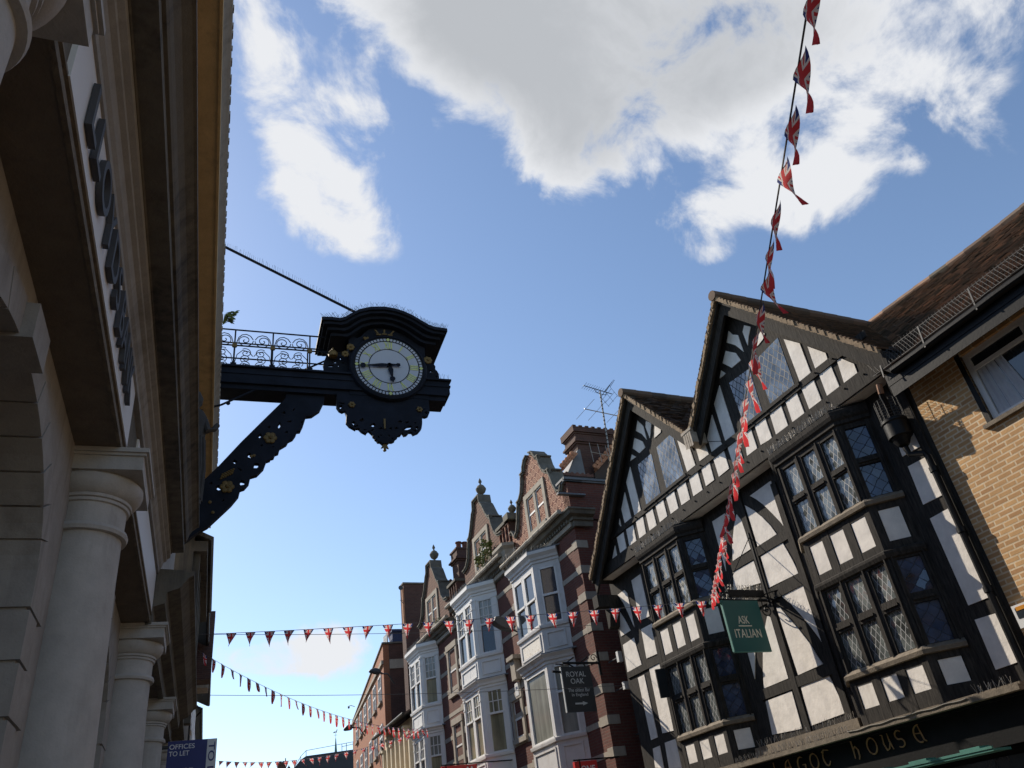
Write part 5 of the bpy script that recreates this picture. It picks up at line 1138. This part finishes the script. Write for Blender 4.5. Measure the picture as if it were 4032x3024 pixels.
def red_sign(label, s0, x0, x1, z0, z1, letters=None, strokes=False):
    R = front_thing('hanging_sign', label, 'sign')
    MB().box(x0, x1, s0-.05, s0+.05, z0, z1).build('sign_board', 'sign_red', R)
    t = MB()
    if letters: t.text(letters, (x1-x0)*.62, .14, lambda a, b, k: (x0+(x1-x0)*.26+a, s0-.051-k, z1-.24+b), .006, offset=.01)
    if strokes:
        for d in (.62, .74): a = x0+(x1-x0)*d; t.py([(a, z1-.30), (a+.06, z1-.30), (a+.16, z1-.08), (a+.11, z1-.05)], s0-.057, s0-.05)
    t.build('lettering', 'sign_white', R)
    b = MB(); b.box(x0, .0, s0-.02, s0+.02, z1+.02, z1+.05); b.box(x0+.12, x0+.15, s0-.06, s0+.06, z1-.3, z1+.05); b.build('bracket', 'black', R)
red_sign('red hanging sign with pale capital letters below the black passage sign', 19.3, -1.27, -.67, 3.2, 3.90, 'ONE')
red_sign('red hanging sign with two slanting white strokes under the middle bay', 25.6, -2.36, -1.24, 3.9, 4.86, None, True)

# ---------------------------------------------------------------- fittings on the terrace
def row_lamp(name, label, s0, pts, h, cat='lamp'):
    R = row_thing(name, label, cat)
    (x0, z0), (x1, z1) = pts
    m = MB(); d = Vector((x1-x0, 0, z1-z0)); n = Vector((-d.z, 0, d.x)).normalized()*h
    a, b = Vector((x0, 0, z0)), Vector((x1, 0, z1))
    prof = [a-n*.25, a+n*.25, a+d*.2+n*.55, a+d*.6+n*.5, b+n*.2, b-n*.2, a+d*.6-n*.5, a+d*.2-n*.45]
    m.hexa([(p.x, s0-.16, p.z) for p in prof], [(p.x, s0+.16, p.z) for p in prof]); m.build('housing', 'grey_metal', R)
    MB().hexa([(p.x, s0-.13, p.z) for p in (a-n*.24-d*.01, a+n*.24-d*.01, a+n*.2, a-n*.2)], [(p.x, s0+.13, p.z) for p in (a-n*.24-d*.01, a+n*.24-d*.01, a+n*.2, a-n*.2)]).build('lamp_glass', 'box_white', R)
    MB().tube([(x1-.05, s0, z1), (x1+.25, s0, z1-.12), (0, s0, z1-.2)], .03, 6).build('arm', 'grey_metal', R)
row_lamp('wall_floodlight', 'dark boxy floodlight on an arm between the first and middle bays', 3.6, ((-1.06, 8.63), (-.42, 8.33)), .26)
def tbox(name, label, s, z0, z1, w, d, mt='box_white'):
    R = row_thing(name, label, 'box'); MB().box(-d, 0, s-w/2, s+w/2, z0, z1).build('casing', mt, R); MB().box(-d-.004, -d, s-w/3, s+w/4, z0+(z1-z0)*.5, z0+(z1-z0)*.7).build('badge', 'blue_paint', R); return R
tbox('alarm_box', 'white burglar alarm box on red brick between two bays', 4.62, 6.57, 6.95, .26, .09)
def jbox(label, s, z, w, h, txt=None):
    R = front_thing('junction_box', label, 'box', None)
    MB().box(-.02, .10, s-w/2, s+w/2, z, z+h).build('casing', 'box_white', R)
    if txt: MB().text(txt, h*.5, w*.62, lambda a, b, k: (-.021-k, s+w*.3-b, z+h*.2+a), .003).build('marking', 'black', R)
PX_ = -.02
def passage_thing(name, label, cat): return front_thing(name, label, cat)
for label, x, z, w, h in (('small white junction box level with the top of the black passage sign', .15, 6.02, .12, .26), ('small white junction box beside the middle of the black passage sign', .22, 5.36, .22, .18), ('white numbered box on the dark wall right below the black passage sign', .55, 4.30, .22, .18), ('lowest white numbered box on the dark passage wall above the camera', .78, 3.86, .22, .20)):
    R = passage_thing('junction_box', label, 'box'); yb = 18.62
    pz = MB(); pz.box(x-w/2, x+w/2, yb, yb+.1, z, z+h); pz.build('casing', 'box_white', R)
    if 'number' in label:
        MB().text('2 4' if 'right' in label else 'A 2', w*.7, h*.32, lambda a, b, k: (x-w*.38+a, yb-.001-k, z+h*.52+b), .003).build('marking', 'black', R)
    MB().tube([(x, yb+.1, z+h*.5), (x, yb+.6, z+h*.5)], .02, 6).build('fixing', 'grey_metal', R)
cc = passage_thing('security_camera', 'pale round security camera at the foot of the dark passage wall', 'camera')
m = MB(); m.lathe([(.001, -.12), (.07, -.12), (.075, 0), (.06, .06), (.001, .08)], (.55, 18.7, 3.62), 16, 'y'); m.build('housing', 'box_white', cc, True); MB().lathe([(.001, -.01), (.045, -.01), (.045, 0)], (.55, 18.58, 3.62), 16, 'y').build('lens', 'pane_blue', cc)
MB().tube([(.55, 18.75, 3.62), (.7, 18.8, 3.5), (1.2, 19, 3.45)], .02, 6).build('arm', 'box_white', cc)
# shop front seen down the passage
ps = front_thing('passage_shopfront', 'grey painted stone shopfront cornice beside the passage', 'shopfront')
m = MB(); m.sweep([(.0, 19.45), (.0, 18.6), (1.6, 18.6)], [(0, 2.9), (.05, 2.95), (.1, 3.05), (.16, 3.08), (.16, 3.16), (0, 3.2)]); m.box(0, 1.6, 18.62, 19.4, 0, 2.9); m.build('cornice', 'lead', ps)

# television aerials on the chimney
AE = row_thing('television_aerial', 'tall banded television aerial mast with two antennas beside the first chimney', 'aerial')
m = MB(); m.tube([(3.0, 1.45, 13.3), (3.19, 1.45, 16.25)], .028, 8); m.build('mast', 'wire', AE)
m = MB()
for i in range(17): z = 13.4+i*.16; m.lathe([(.034, 0), (.034, .035)], (3.0+.19*(z-13.3)/2.95, 1.45, z), 8)
m.build('mast_bands', 'black', AE)
m = MB(); m.tube([(2.55, 1.45, 16.42), (3.68, 1.45, 16.2)], .016, 5)
for i in range(9): a = 2.58+i*.085; m.tube([(a, 1.25, 16.42-.02*i), (a, 1.65, 16.42-.02*i)], .007, 4)
m.tube([(2.98, 1.45, 16.32), (3.02, 1.45, 16.2), (3.19, 1.45, 16.14), (3.4, 1.45, 16.12), (3.46, 1.45, 16.24)], .014, 5)
for sg in (-1, 1):
    for k in range(3): m.tube([(3.45+.1*k, 1.1, 16.25+sg*(.08+.13*k)), (3.45+.1*k, 1.8, 16.22+sg*(.08+.13*k))], .008, 4)
    for y in (1.1, 1.45, 1.8): m.tube([(3.42, y, 16.24), (3.68, y, 16.22+sg*.36)], .008, 4)
m.build('upper_antenna', 'black', AE)
m = MB(); m.tube([(2.39, 1.45, 15.42), (3.75, 1.45, 15.27)], .018, 5)
for x in (2.42, 2.9, 3.68): m.tube([(x, .75, 15.40), (x, 2.15, 15.40)], .009, 4)
m.build('lower_antenna', 'wire', AE)
A2 = row_thing('television_aerial', 'small low aerial with upright rods in front of the first chimney', 'aerial')
m = MB(); m.tube([(2.2, 1.3, 13.6), (3.1, 1.3, 13.5)], .012, 5)
for x, h_ in ((2.24, .36), (2.56, .34), (2.86, .3), (2.95, .3), (2.98, .3)): m.tube([(x, 1.3, 13.6-h_-.02), (x-.03, 1.3, 13.6+h_)], .010, 4)
m.build('antenna', 'wire', A2)

# ---------------------------------------------------------------- further buildings
CR = thing('stucco_building', 'low cream stucco building with fluted front beyond the terrace', 'building', ROW0, RROT)
def cream():
    c = MB()
    T = lambda a, w, z: (-.15-w+.12*(a-15)/6, a, z)      # the frontage bends slightly right
    f = MB(T); f.box(14.95, 20.4, -1.5, 0, 0, 8.25); f.build('wall', 'cream', CR)
    p = MB(T)
    for i in range(7): a = 15.25+i*.74; p.box(a, a+.16, 0, .28, 4.5, 7.5+.35*(i % 2)); p.box(a-.03, a+.19, 0, .33, 7.5+.35*(i % 2), 7.6+.35*(i % 2))
    p.build('pilasters', 'cream', CR)
    r = MB(T); r.hexa([(14.95, .5, 8.20), (20.4, .5, 8.20), (20.4, -2, 9.6), (14.95, -2, 9.6)], [(14.95, .5, 8.28), (20.4, .5, 8.28), (20.4, -2, 9.7), (14.95, -2, 9.7)]); r.build('roof', 'row_tile', CR)
    g = MB(T); g.tube([(14.95, .55, 8.25), (20.45, .55, 8.25)], .07, 8); g.build('gutter', 'black', CR)
    q = MB(T); q.tube([(20.2, .2, 8.1), (20.2, .15, 6.0), (20.1, .2, 4)], .04, 6); q.build('downpipe', 'black', CR)
cream()
OB = thing('office_building', 'tall orange brick building with white windows and dark side wall down the street', 'building', tuple(Vector(ROW0)+Vector((-math.sin(RROT), math.cos(RROT), 0))*20), rad(-2.5))
def office():
    zt = lambda s_: 12.70-(s_-.6)*.066
    b = MB(); b.px([(.6, 0), (15.0, 0), (15.0, zt(15)), (.6, zt(.6))], 0, .3); b.build('front_wall', 'orange_brick', OB)
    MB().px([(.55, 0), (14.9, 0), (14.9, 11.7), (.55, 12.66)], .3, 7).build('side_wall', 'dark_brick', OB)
    c = MB(); c.px([(.5, 12.68), (15.0, 11.72), (15.0, 11.8), (.5, 12.76)], -.06, 7); c.build('coping', 'dark_coping', OB)
    s_ = MB(); s_.px([(.6, 11.72), (15, 11.52), (15, 11.66), (.6, 11.9)], -.10, 0); s_.box(0.3, 7, .50, .56, 11.45, 11.9); s_.build('string_course', 'stone', OB)
    for i in range(6):
        y = 1.95+i*2.1
        for z0, z1 in ((10.15, 11.42), (7.95, 9.1), (5.6, 6.9), (3.4, 4.6)):
            f = MB(); f.box(-.02, .0, y-.5, y+.5, z0, z1)
            w = MB()
            for a0, a1, b0, b1 in ((y-.5, y-.42, z0, z1), (y+.42, y+.5, z0, z1), (y-.42, y+.42, z1-.08, z1), (y-.42, y+.42, (z0+z1)/2-.04, (z0+z1)/2+.04), (y-.03, y+.03, z0, z1)): w.box(-.05, 0, a0, a1, b0, b1)
            wo = w.build('window', 'white', OB); MB().box(-.015, -.005, y-.42, y+.42, z0, z1-.08).build('pane', 'pane', wo); MB().box(-.12, 0, y-.55, y+.55, z0-.12, z0).build('sill', 'stone', wo)
office()
B2 = row_thing('roof_block', 'dark blue and slate roof storey set back behind the orange brick building', 'building')
m = MB(); m.box(.6, 1.9, 20.6, 21.2, 12.0, 13.3); m.box(.55, 1.95, 20.5, 21.3, 13.3, 13.42); m.build('wall', 'blue_paint', B2); m = MB()
for i in range(4): m.box(.35, .42, 20.8+i*.2, 20.88+i*.2, 12.7, 13.3)
m.build('pillars', 'white', B2)
TB = row_thing('tall_block', 'tall dark brick block rising behind the furthest gable', 'building')
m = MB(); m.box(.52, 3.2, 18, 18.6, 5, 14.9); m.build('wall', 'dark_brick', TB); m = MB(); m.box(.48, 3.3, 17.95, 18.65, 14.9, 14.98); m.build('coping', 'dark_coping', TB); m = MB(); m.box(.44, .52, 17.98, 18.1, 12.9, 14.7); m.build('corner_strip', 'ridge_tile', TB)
SD = row_thing('satellite_dish', 'small round dish on a short pole on the dark block corner', 'dish')
m = MB(); m.lathe([(.001, 0), (.08, -.01), (.12, -.03)], (.34, 17.9, 14.66), 14, 'y'); m.build('dish', 'grey_metal', SD); m = MB(); m.tube([(.36, 17.92, 14.6), (.37, 17.92, 14.0), (.46, 17.95, 13.9)], .018, 5); m.tube([(.28, 17.92, 14.05), (.45, 17.92, 14.05)], .012, 4); m.build('pole', 'grey_metal', SD)
FB = thing('far_building', 'distant dark slate roofed building under scaffold netting at the street end', 'building', (6.0, 70, 0), 0)
m = MB(); m.py([(0, 0), (0, 11.5), (.5, 12.06), (.9, 12.3), (4.7, 12.5), (9, 12.5), (9, 0)], 0, 10); m.build('roof', 'slate', FB)
m = MB()
for a, b_ in (((0, 11.5), (.5, 12.3)), ((.5, 12.3), (.9, 12.68)), ((.9, 12.68), (4.7, 13.06)), ((4.7, 13.06), (9, 13.1))): m.tube([(a[0], -.1, a[1]), (b_[0], -.1, b_[1])], .02, 4)
for x, z0, z1 in ((.5, 11.9, 12.3), (.9, 12.2, 12.68), (3.7, 12.4, 12.95), (4.05, 12.2, 12.98), (4.6, 12.4, 13.05)): m.tube([(x, -.1, z0), (x, -.1, z1)], .025, 4)
m.tube([(3.7, -.1, 12.75), (4.7, -.1, 12.9)], .02, 4); m.build('scaffold_rail', 'net', FB)
SPR = thing('spire', 'slim green copper spire with animal weathervane in the distance', 'spire', (9.49, 72, 12.0), 0)
m = MB(); m.lathe([(.16, 0), (.14, .3), (.03, 1.75), (.001, 1.8)], (0, 0, 0), 8); m.build('roof', 'copper', SPR)
m = MB(); m.tube([(0, 0, 1.7), (0, 0, 2.3)], .014, 5); m.tube([(-.14, 0, 2.02), (.14, 0, 2.02)], .012, 4); m.py([(-.2, 2.24), (-.12, 2.3), (-.02, 2.28), (.06, 2.36), (.1, 2.48), (.14, 2.46), (.13, 2.36), (.08, 2.28), (.1, 2.2), (.05, 2.22), (0, 2.24), (-.08, 2.2), (-.2, 2.18)], -.015, .015); m.build('weathervane', 'gold', SPR)
FC = thing('far_chimney', 'distant chimney stack with pots behind the rooftops at the street end', 'chimney', (5.1, 70, 0), 0)
m = MB(); m.box(-.32, .32, 0, .6, 9, 12.02); m.box(-.38, .38, -.05, .65, 11.8, 11.9); m.build('stack', 'dark_brick', FC); m = MB()
for x in (-.25, -.08, .1): m.lathe([(.06, 0), (.05, .1)], (x, .3, 12.02), 8)
m.lathe([(.05, 0), (.03, .3)], (.27, .3, 12.02), 8); m.build('chimney_pots', 'dark_brick', FC)
FC2 = thing('far_chimney', 'smaller distant chimney right beside the netted roof edge', 'chimney', (5.62, 70, 0), 0); MB().box(-.1, .1, 0, .3, 10, 11.62).build('stack', 'dark_brick', FC2); MB().lathe([(.05, 0), (.04, .12)], (0, .15, 11.62), 8).build('chimney_pot', 'dark_brick', FC2)

# street lamps fixed to the orange brick building
def cobra(label, tip, base, yy):
    R = thing('street_lamp', label, 'lamp', base, 0)
    d = Vector(tip)-Vector(base); m = MB(); n = 12; L = d.length
    for i in range(n): pass
    m.tube([Vector((0, 0, 0))+d*(i/n)+Vector((0, 0, .07*math.sin(PI*i/n))) for i in range(n+1)], [.03+.12*math.sin(PI*min(1, .06+.94*i/n))**.7 if i > 2 else .05 for i in range(n+1)], 10)
    m.v = [(x, y, z*1.0 if z > d.z*abs(x)/max(1e-6, abs(d.x)) else z*1.0) for x, y, z in m.v]
    m.build('lamp_head', 'grey_metal', R, True); a = MB(); a.tube([(0, 0, 0), (.25, 0, -.02), (.6, .3, -.4)], .035, 6); a.build('arm', 'grey_metal', R)
cobra('dark street lamp head against the orange brick wall near its corner', (6.53, 38, 10.78), (7.16, 38, 10.66), 38)
cobra('grey street lamp head further along the orange brick wall above the spire', (6.34, 45, 9.56), (6.9, 45, 9.66), 45)
SC = thing('security_camera', 'tiny camera bracket on the far end of the orange brick building', 'camera', (6.62, 45, 10.68)); m = MB(); m.lathe([(.03, 0), (.05, .02), (.05, .1), (.02, .12)], (0, 0, -.05), 8); m.tube([(0, 0, .07), (.12, 0, .1), (.32, 0, .02)], .015, 5); m.build('camera_body', 'grey_metal', SC)

# left side: shops beyond the bank
def left_shop(label, y0, y1, segs, edge, wallm='portland', roofm=None):
    R = thing('shop_building', label, 'building', (0, 0, 0), 0, None)
    w = MB(); w.box(-8, -1.0, y0, y1, 5.3, segs[0]); w.build('wall', wallm, R)
    c = MB(); c.sweep([(-1.0, y0), (-1.0, y1)], [(0, segs[0]-.75), (.08, segs[0]-.74), (.08, segs[0]-.5), (.22, segs[0]-.46), (.24, segs[0]-.3), (.40, segs[0]-.24), (.5, segs[0]-.1), (edge, segs[0]-.06), (edge, segs[0]), (0, segs[0]+.05)]); c.build('cornice', 'sooty', R)
    return R
A_ = left_shop('narrow stone shop with heavy cornice next to the bank', 11.72, 20.3, (5.95,), .57)
p = MB(); p.box(-1.0, -.80, 11.9, 12.4, 5.62, 5.9); p.box(-1.0, -.945, 12.4, 20, 5.37, 5.62); p.build('fascia_board', 'fascia_white', A_)
u = MB(); u.box(-7, -.75, 18.65, 24, 5.9, 9.5); u.build('upper_wall', 'sooty', A_)
u = MB()
for i in range(4): u.box(-.75, -.60, 18.8+i*1.2, 19.1+i*1.2, 6.0, 9.0)
u.box(-.75, -.45, 18.65, 24, 9.0, 9.25); u.hexa([(-.38, 18.6, 9.25), (-.38, 24, 9.25), (-4, 24, 11), (-4, 18.6, 11)], [(-.33, 18.6, 9.33), (-.33, 24, 9.33), (-4, 24, 11.1), (-4, 18.6, 11.1)]); u.build('eaves', 'sooty', A_)
def roofed(label, y0, y1, xw, xe, ze, brk='sooty', ridge=2.2):
    R = thing('shop_building', label, 'building')
    MB().box(-8, xw, y0, y1, 0, ze).build('wall', brk, R)
    rf = MB(); rf.hexa([(xe, y0-.1, ze-.05), (xe, y1+.1, ze-.05), (-5, y1+.1, ze+ridge), (-5, y0-.1, ze+ridge)], [(xe, y0-.1, ze+.05), (xe, y1+.1, ze+.05), (-5, y1+.1, ze+ridge+.1), (-5, y0-.1, ze+ridge+.1)]); ro = rf.build('roof', 'slate', R)
    t = MB(); tile_slope(t, (xe, y0-.1, ze+.06), (0, 1, 0), (-4, 0, ridge*.8), y1-y0+.2, 1.2, .12, .2, .02); t.build('roof_tiles', 'row_tile', ro)
    g = MB(); g.tube([(xe+.05, y0-.1, ze), (xe+.05, y1+.1, ze)], .06, 8); g.tube([(xe, y0+.4, ze-.05), (xw+.04, y0+.4, ze-.3), (xw+.04, y0+.4, 0)], .05, 8); g.build('gutter', 'black', R)
    for i in range(int((y1-y0)/2)):
        y = y0+.6+i*2; MB().box(xw, xw+.08, y, y+1.1, ze-2.2, ze-.6).build('window', 'white', R)
    return R
r1 = roofed('dark tiled shop building with overhanging eaves beyond the stone shop', 24, 32, -.9, -.52, 10.2)
MB().box(-.9, -.28, 30.5, 31.3, 9.0, 11.4).build('chimney', 'dark_brick', r1)
r2 = roofed('darker shop with ragged tile eaves behind the bunting on the left', 32.3, 41, -.95, -.42, 10.4)
MB().box(-1.2, -.40, 36, 37, 10, 11.0).build('chimney', 'stone', r2)
r3 = roofed('distant narrow shop at the left end of the street above the letting board', 41.4, 60, -1.0, -.72, 10.3)
# letting board
LB = thing('letting_board', 'blue and white letting board reading offices to let', 'board', (-.72, 17.5, 0))
def board():
    w = hitx(668, 2914, 17.5); e = hitx(855, 2914, 17.5)
    x0, x1, z1 = w[0]+.72-.02, e[0]+.72, w[2]
    z1a = e[2]; z0 = z1-1.0; zt = (z1+z1a)/2; W_ = x1-x0; xs = x0+W_*.80
    MB().box(x0, xs, -.02, .02, z0, zt).build('blue_panel', 'sign_blue', LB); MB().box(xs, x1, -.02, .02, z0, zt).build('white_panel', 'sign_white', LB)
    t = MB(); t.text('OFFICES', W_*.51, .085, lambda a, b, k: (x0+W_*.035+a, -.021-k, zt-.145+b), .004, offset=.006); t.text('TO LET', W_*.41, .085, lambda a, b, k: (x0+W_*.035+a, -.021-k, zt-.265+b), .004, offset=.006); t.text('196 - 834 SQ FT', W_*.55, .055, lambda a, b, k: (x0+W_*.0+a, -.021-k, zt-.54+b), .004, offset=.002); t.build('lettering', 'sign_white', LB)
    v = MB(); v.text('TO LET', .80, W_*.13, lambda a, b, k: (xs+W_*.035+b, -.021-k, zt-.06-a), .004, offset=.008); v.build('upright_lettering', 'sign_blue', LB)
    MB().tube([(x0-.25, 0, zt-.1), (x0+.02, 0, zt-.1)], .03, 6).build('bracket', 'grey_metal', LB)
def ray(u, v): d = Vector((u-2016, v-1512, FPX)); return Vector((_X.dot(d), _Y.dot(d), _up.dot(d)))
def hitx(u, v, y): d = ray(u, v); return CAM+d*(y/d.y)
board()
WP = thing('wall_plant', 'small leafy weed sprouting from the edge of the ochre cornice', 'plant', (-.33, 11.05, 9.88)); m = MB()
for i in range(26):
    a = random.uniform(-1.2, 1.2); l = random.uniform(.06, .2); q = Vector((abs(math.sin(a))*l*.8+.02, random.uniform(-.1, .1), .1+l*.6)); dd = Vector((.1, random.uniform(-.05, .05), random.uniform(-.06, .03))); m.add([q, q+dd*.5+Vector((0, 0, .025)), q+dd, q+dd*.5-Vector((0, 0, .025))], [(0, 1, 2, 3)]); m.bar((0, 0, 0), q, .006, .006)
m.build('foliage', 'leaf', WP)

# ---------------------------------------------------------------- bunting and wires
def flag_mesh(w, h, swing, twist, curl, dirc, side):
    nx, ny = 6, 9; vs = []; uv = []; fs = []
    for j in range(ny+1):
        v = j/ny; hw = w/2*(1-v)+.002
        for i in range(nx+1):
            u = -1+2*i/nx
            a = swing+curl*v*v; tw = twist*v
            x = u*hw; drop = h*v
            p = dirc*(x*math.cos(tw))+side*(x*math.sin(tw))+Vector((0, 0, -1))*drop*math.cos(a)+side*drop*math.sin(a)*.8+dirc*drop*math.sin(a)*.45+side*.02*math.sin(u*2+v*4)
            vs.append(p); uv.append((u*(1-v) if True else u, v))
    for j in range(ny):
        for i in range(nx): a = j*(nx+1)+i; fs.append((a, a+1, a+nx+2, a+nx+1))
    me = bpy.data.meshes.new('flag'); me.from_pydata(vs, [], fs); l = me.uv_layers.new(name='UVMap')
    for lp in me.loops: l.data[lp.index].uv = uv[lp.vertex_index]
    for p in me.polygons: p.use_smooth = True
    me.materials.append(M['flag']); return me
def bunting(label, A, B, sag, start, step, n, w, h, wild, bias=0):
    R = thing('bunting', label, 'bunting', A, 0, 'strings of union flag bunting')
    A, B = Vector(A), Vector(B); D = B-A; L = D.length
    at = lambda t: D*t+Vector((0, 0, -4*sag*t*(1-t)))
    MB().tube([at(i/60) for i in range(61)], .0055, 5).build('cord', 'rope', R)
    dirc = Vector((D.x, D.y, 0)).normalized(); side = Vector((-dirc.y, dirc.x, 0))
    for i in range(n):
        t = (start+step*i)/L
        if t > .995: break
        wd = wild(i) if callable(wild) else wild
        c = (at(min(1, t+.01))-at(max(0, t-.01))).normalized()
        me = flag_mesh(w*random.uniform(.95, 1.05), h*random.uniform(.92, 1.08), bias+random.uniform(-wd, wd)*.8, random.uniform(-wd, wd)*2.6, random.uniform(-wd, wd)*.5, c, side)
        o = bpy.data.objects.new('flag', me); COL.objects.link(o); o.parent = R; o.location = at(t)
def frontP(off, s, z): c, q = math.cos(FROT), math.sin(FROT); return Vector((FX+off*c-s*q, off*q+s*c, z))
def rowP(off, s, z): c, q = math.cos(RROT), math.sin(RROT); return Vector((ROW0[0]+off*c-s*q, ROW0[1]+off*q+s*c, z))
PA = CAM+ray(3178, 0).normalized()*4.25; PB = frontP(-1.36, 12.73, 5.68)
back = (PA-PB).normalized()*1.6
bunting('long string of union flag bunting running from overhead down to the green sign', PA+back, PB, .05, 1.6-.04, .38, 60, .20, .31, .36, .17)
bunting('level string of union flags crossing the street from the left shops to the green sign', hitx(795, 2498, 17), frontP(-1.33, 12.7, 5.60), .06, .62, .40, 40, .20, .29, .34)
bunting('second string of union flags sloping down from the left towards the far white bay', hitx(775, 2558, 22), rowP(-.62, 11.9, 7.05), .55, .3, .36, 60, .20, .34, .4, -.3)
bunting('furthest string of small union flags low across the street end', hitx(850, 2995, 40), rowP(-.4, 13.6, 7.3), .45, .3, .42, 60, .24, .30, .6)
for lab, p, q in (('thin overhead wire crossing the street low behind the black passage sign', hitx(795, 2737, 20), frontP(.2, 18.62, 5.45)), ('thin overhead wire crossing the street beneath the level bunting', hitx(760, 2497, 18.5), rowP(-.02, -.5, 7.2))):
    A, B = Vector(p), Vector(q); R = MB().tube([A+(B-A)*i/30+Vector((0, 0, -.35*(i/30)*(1-i/30))) for i in range(31)], .006, 5).build('overhead_wire', 'rope'); tag(R, lab, 'wire')
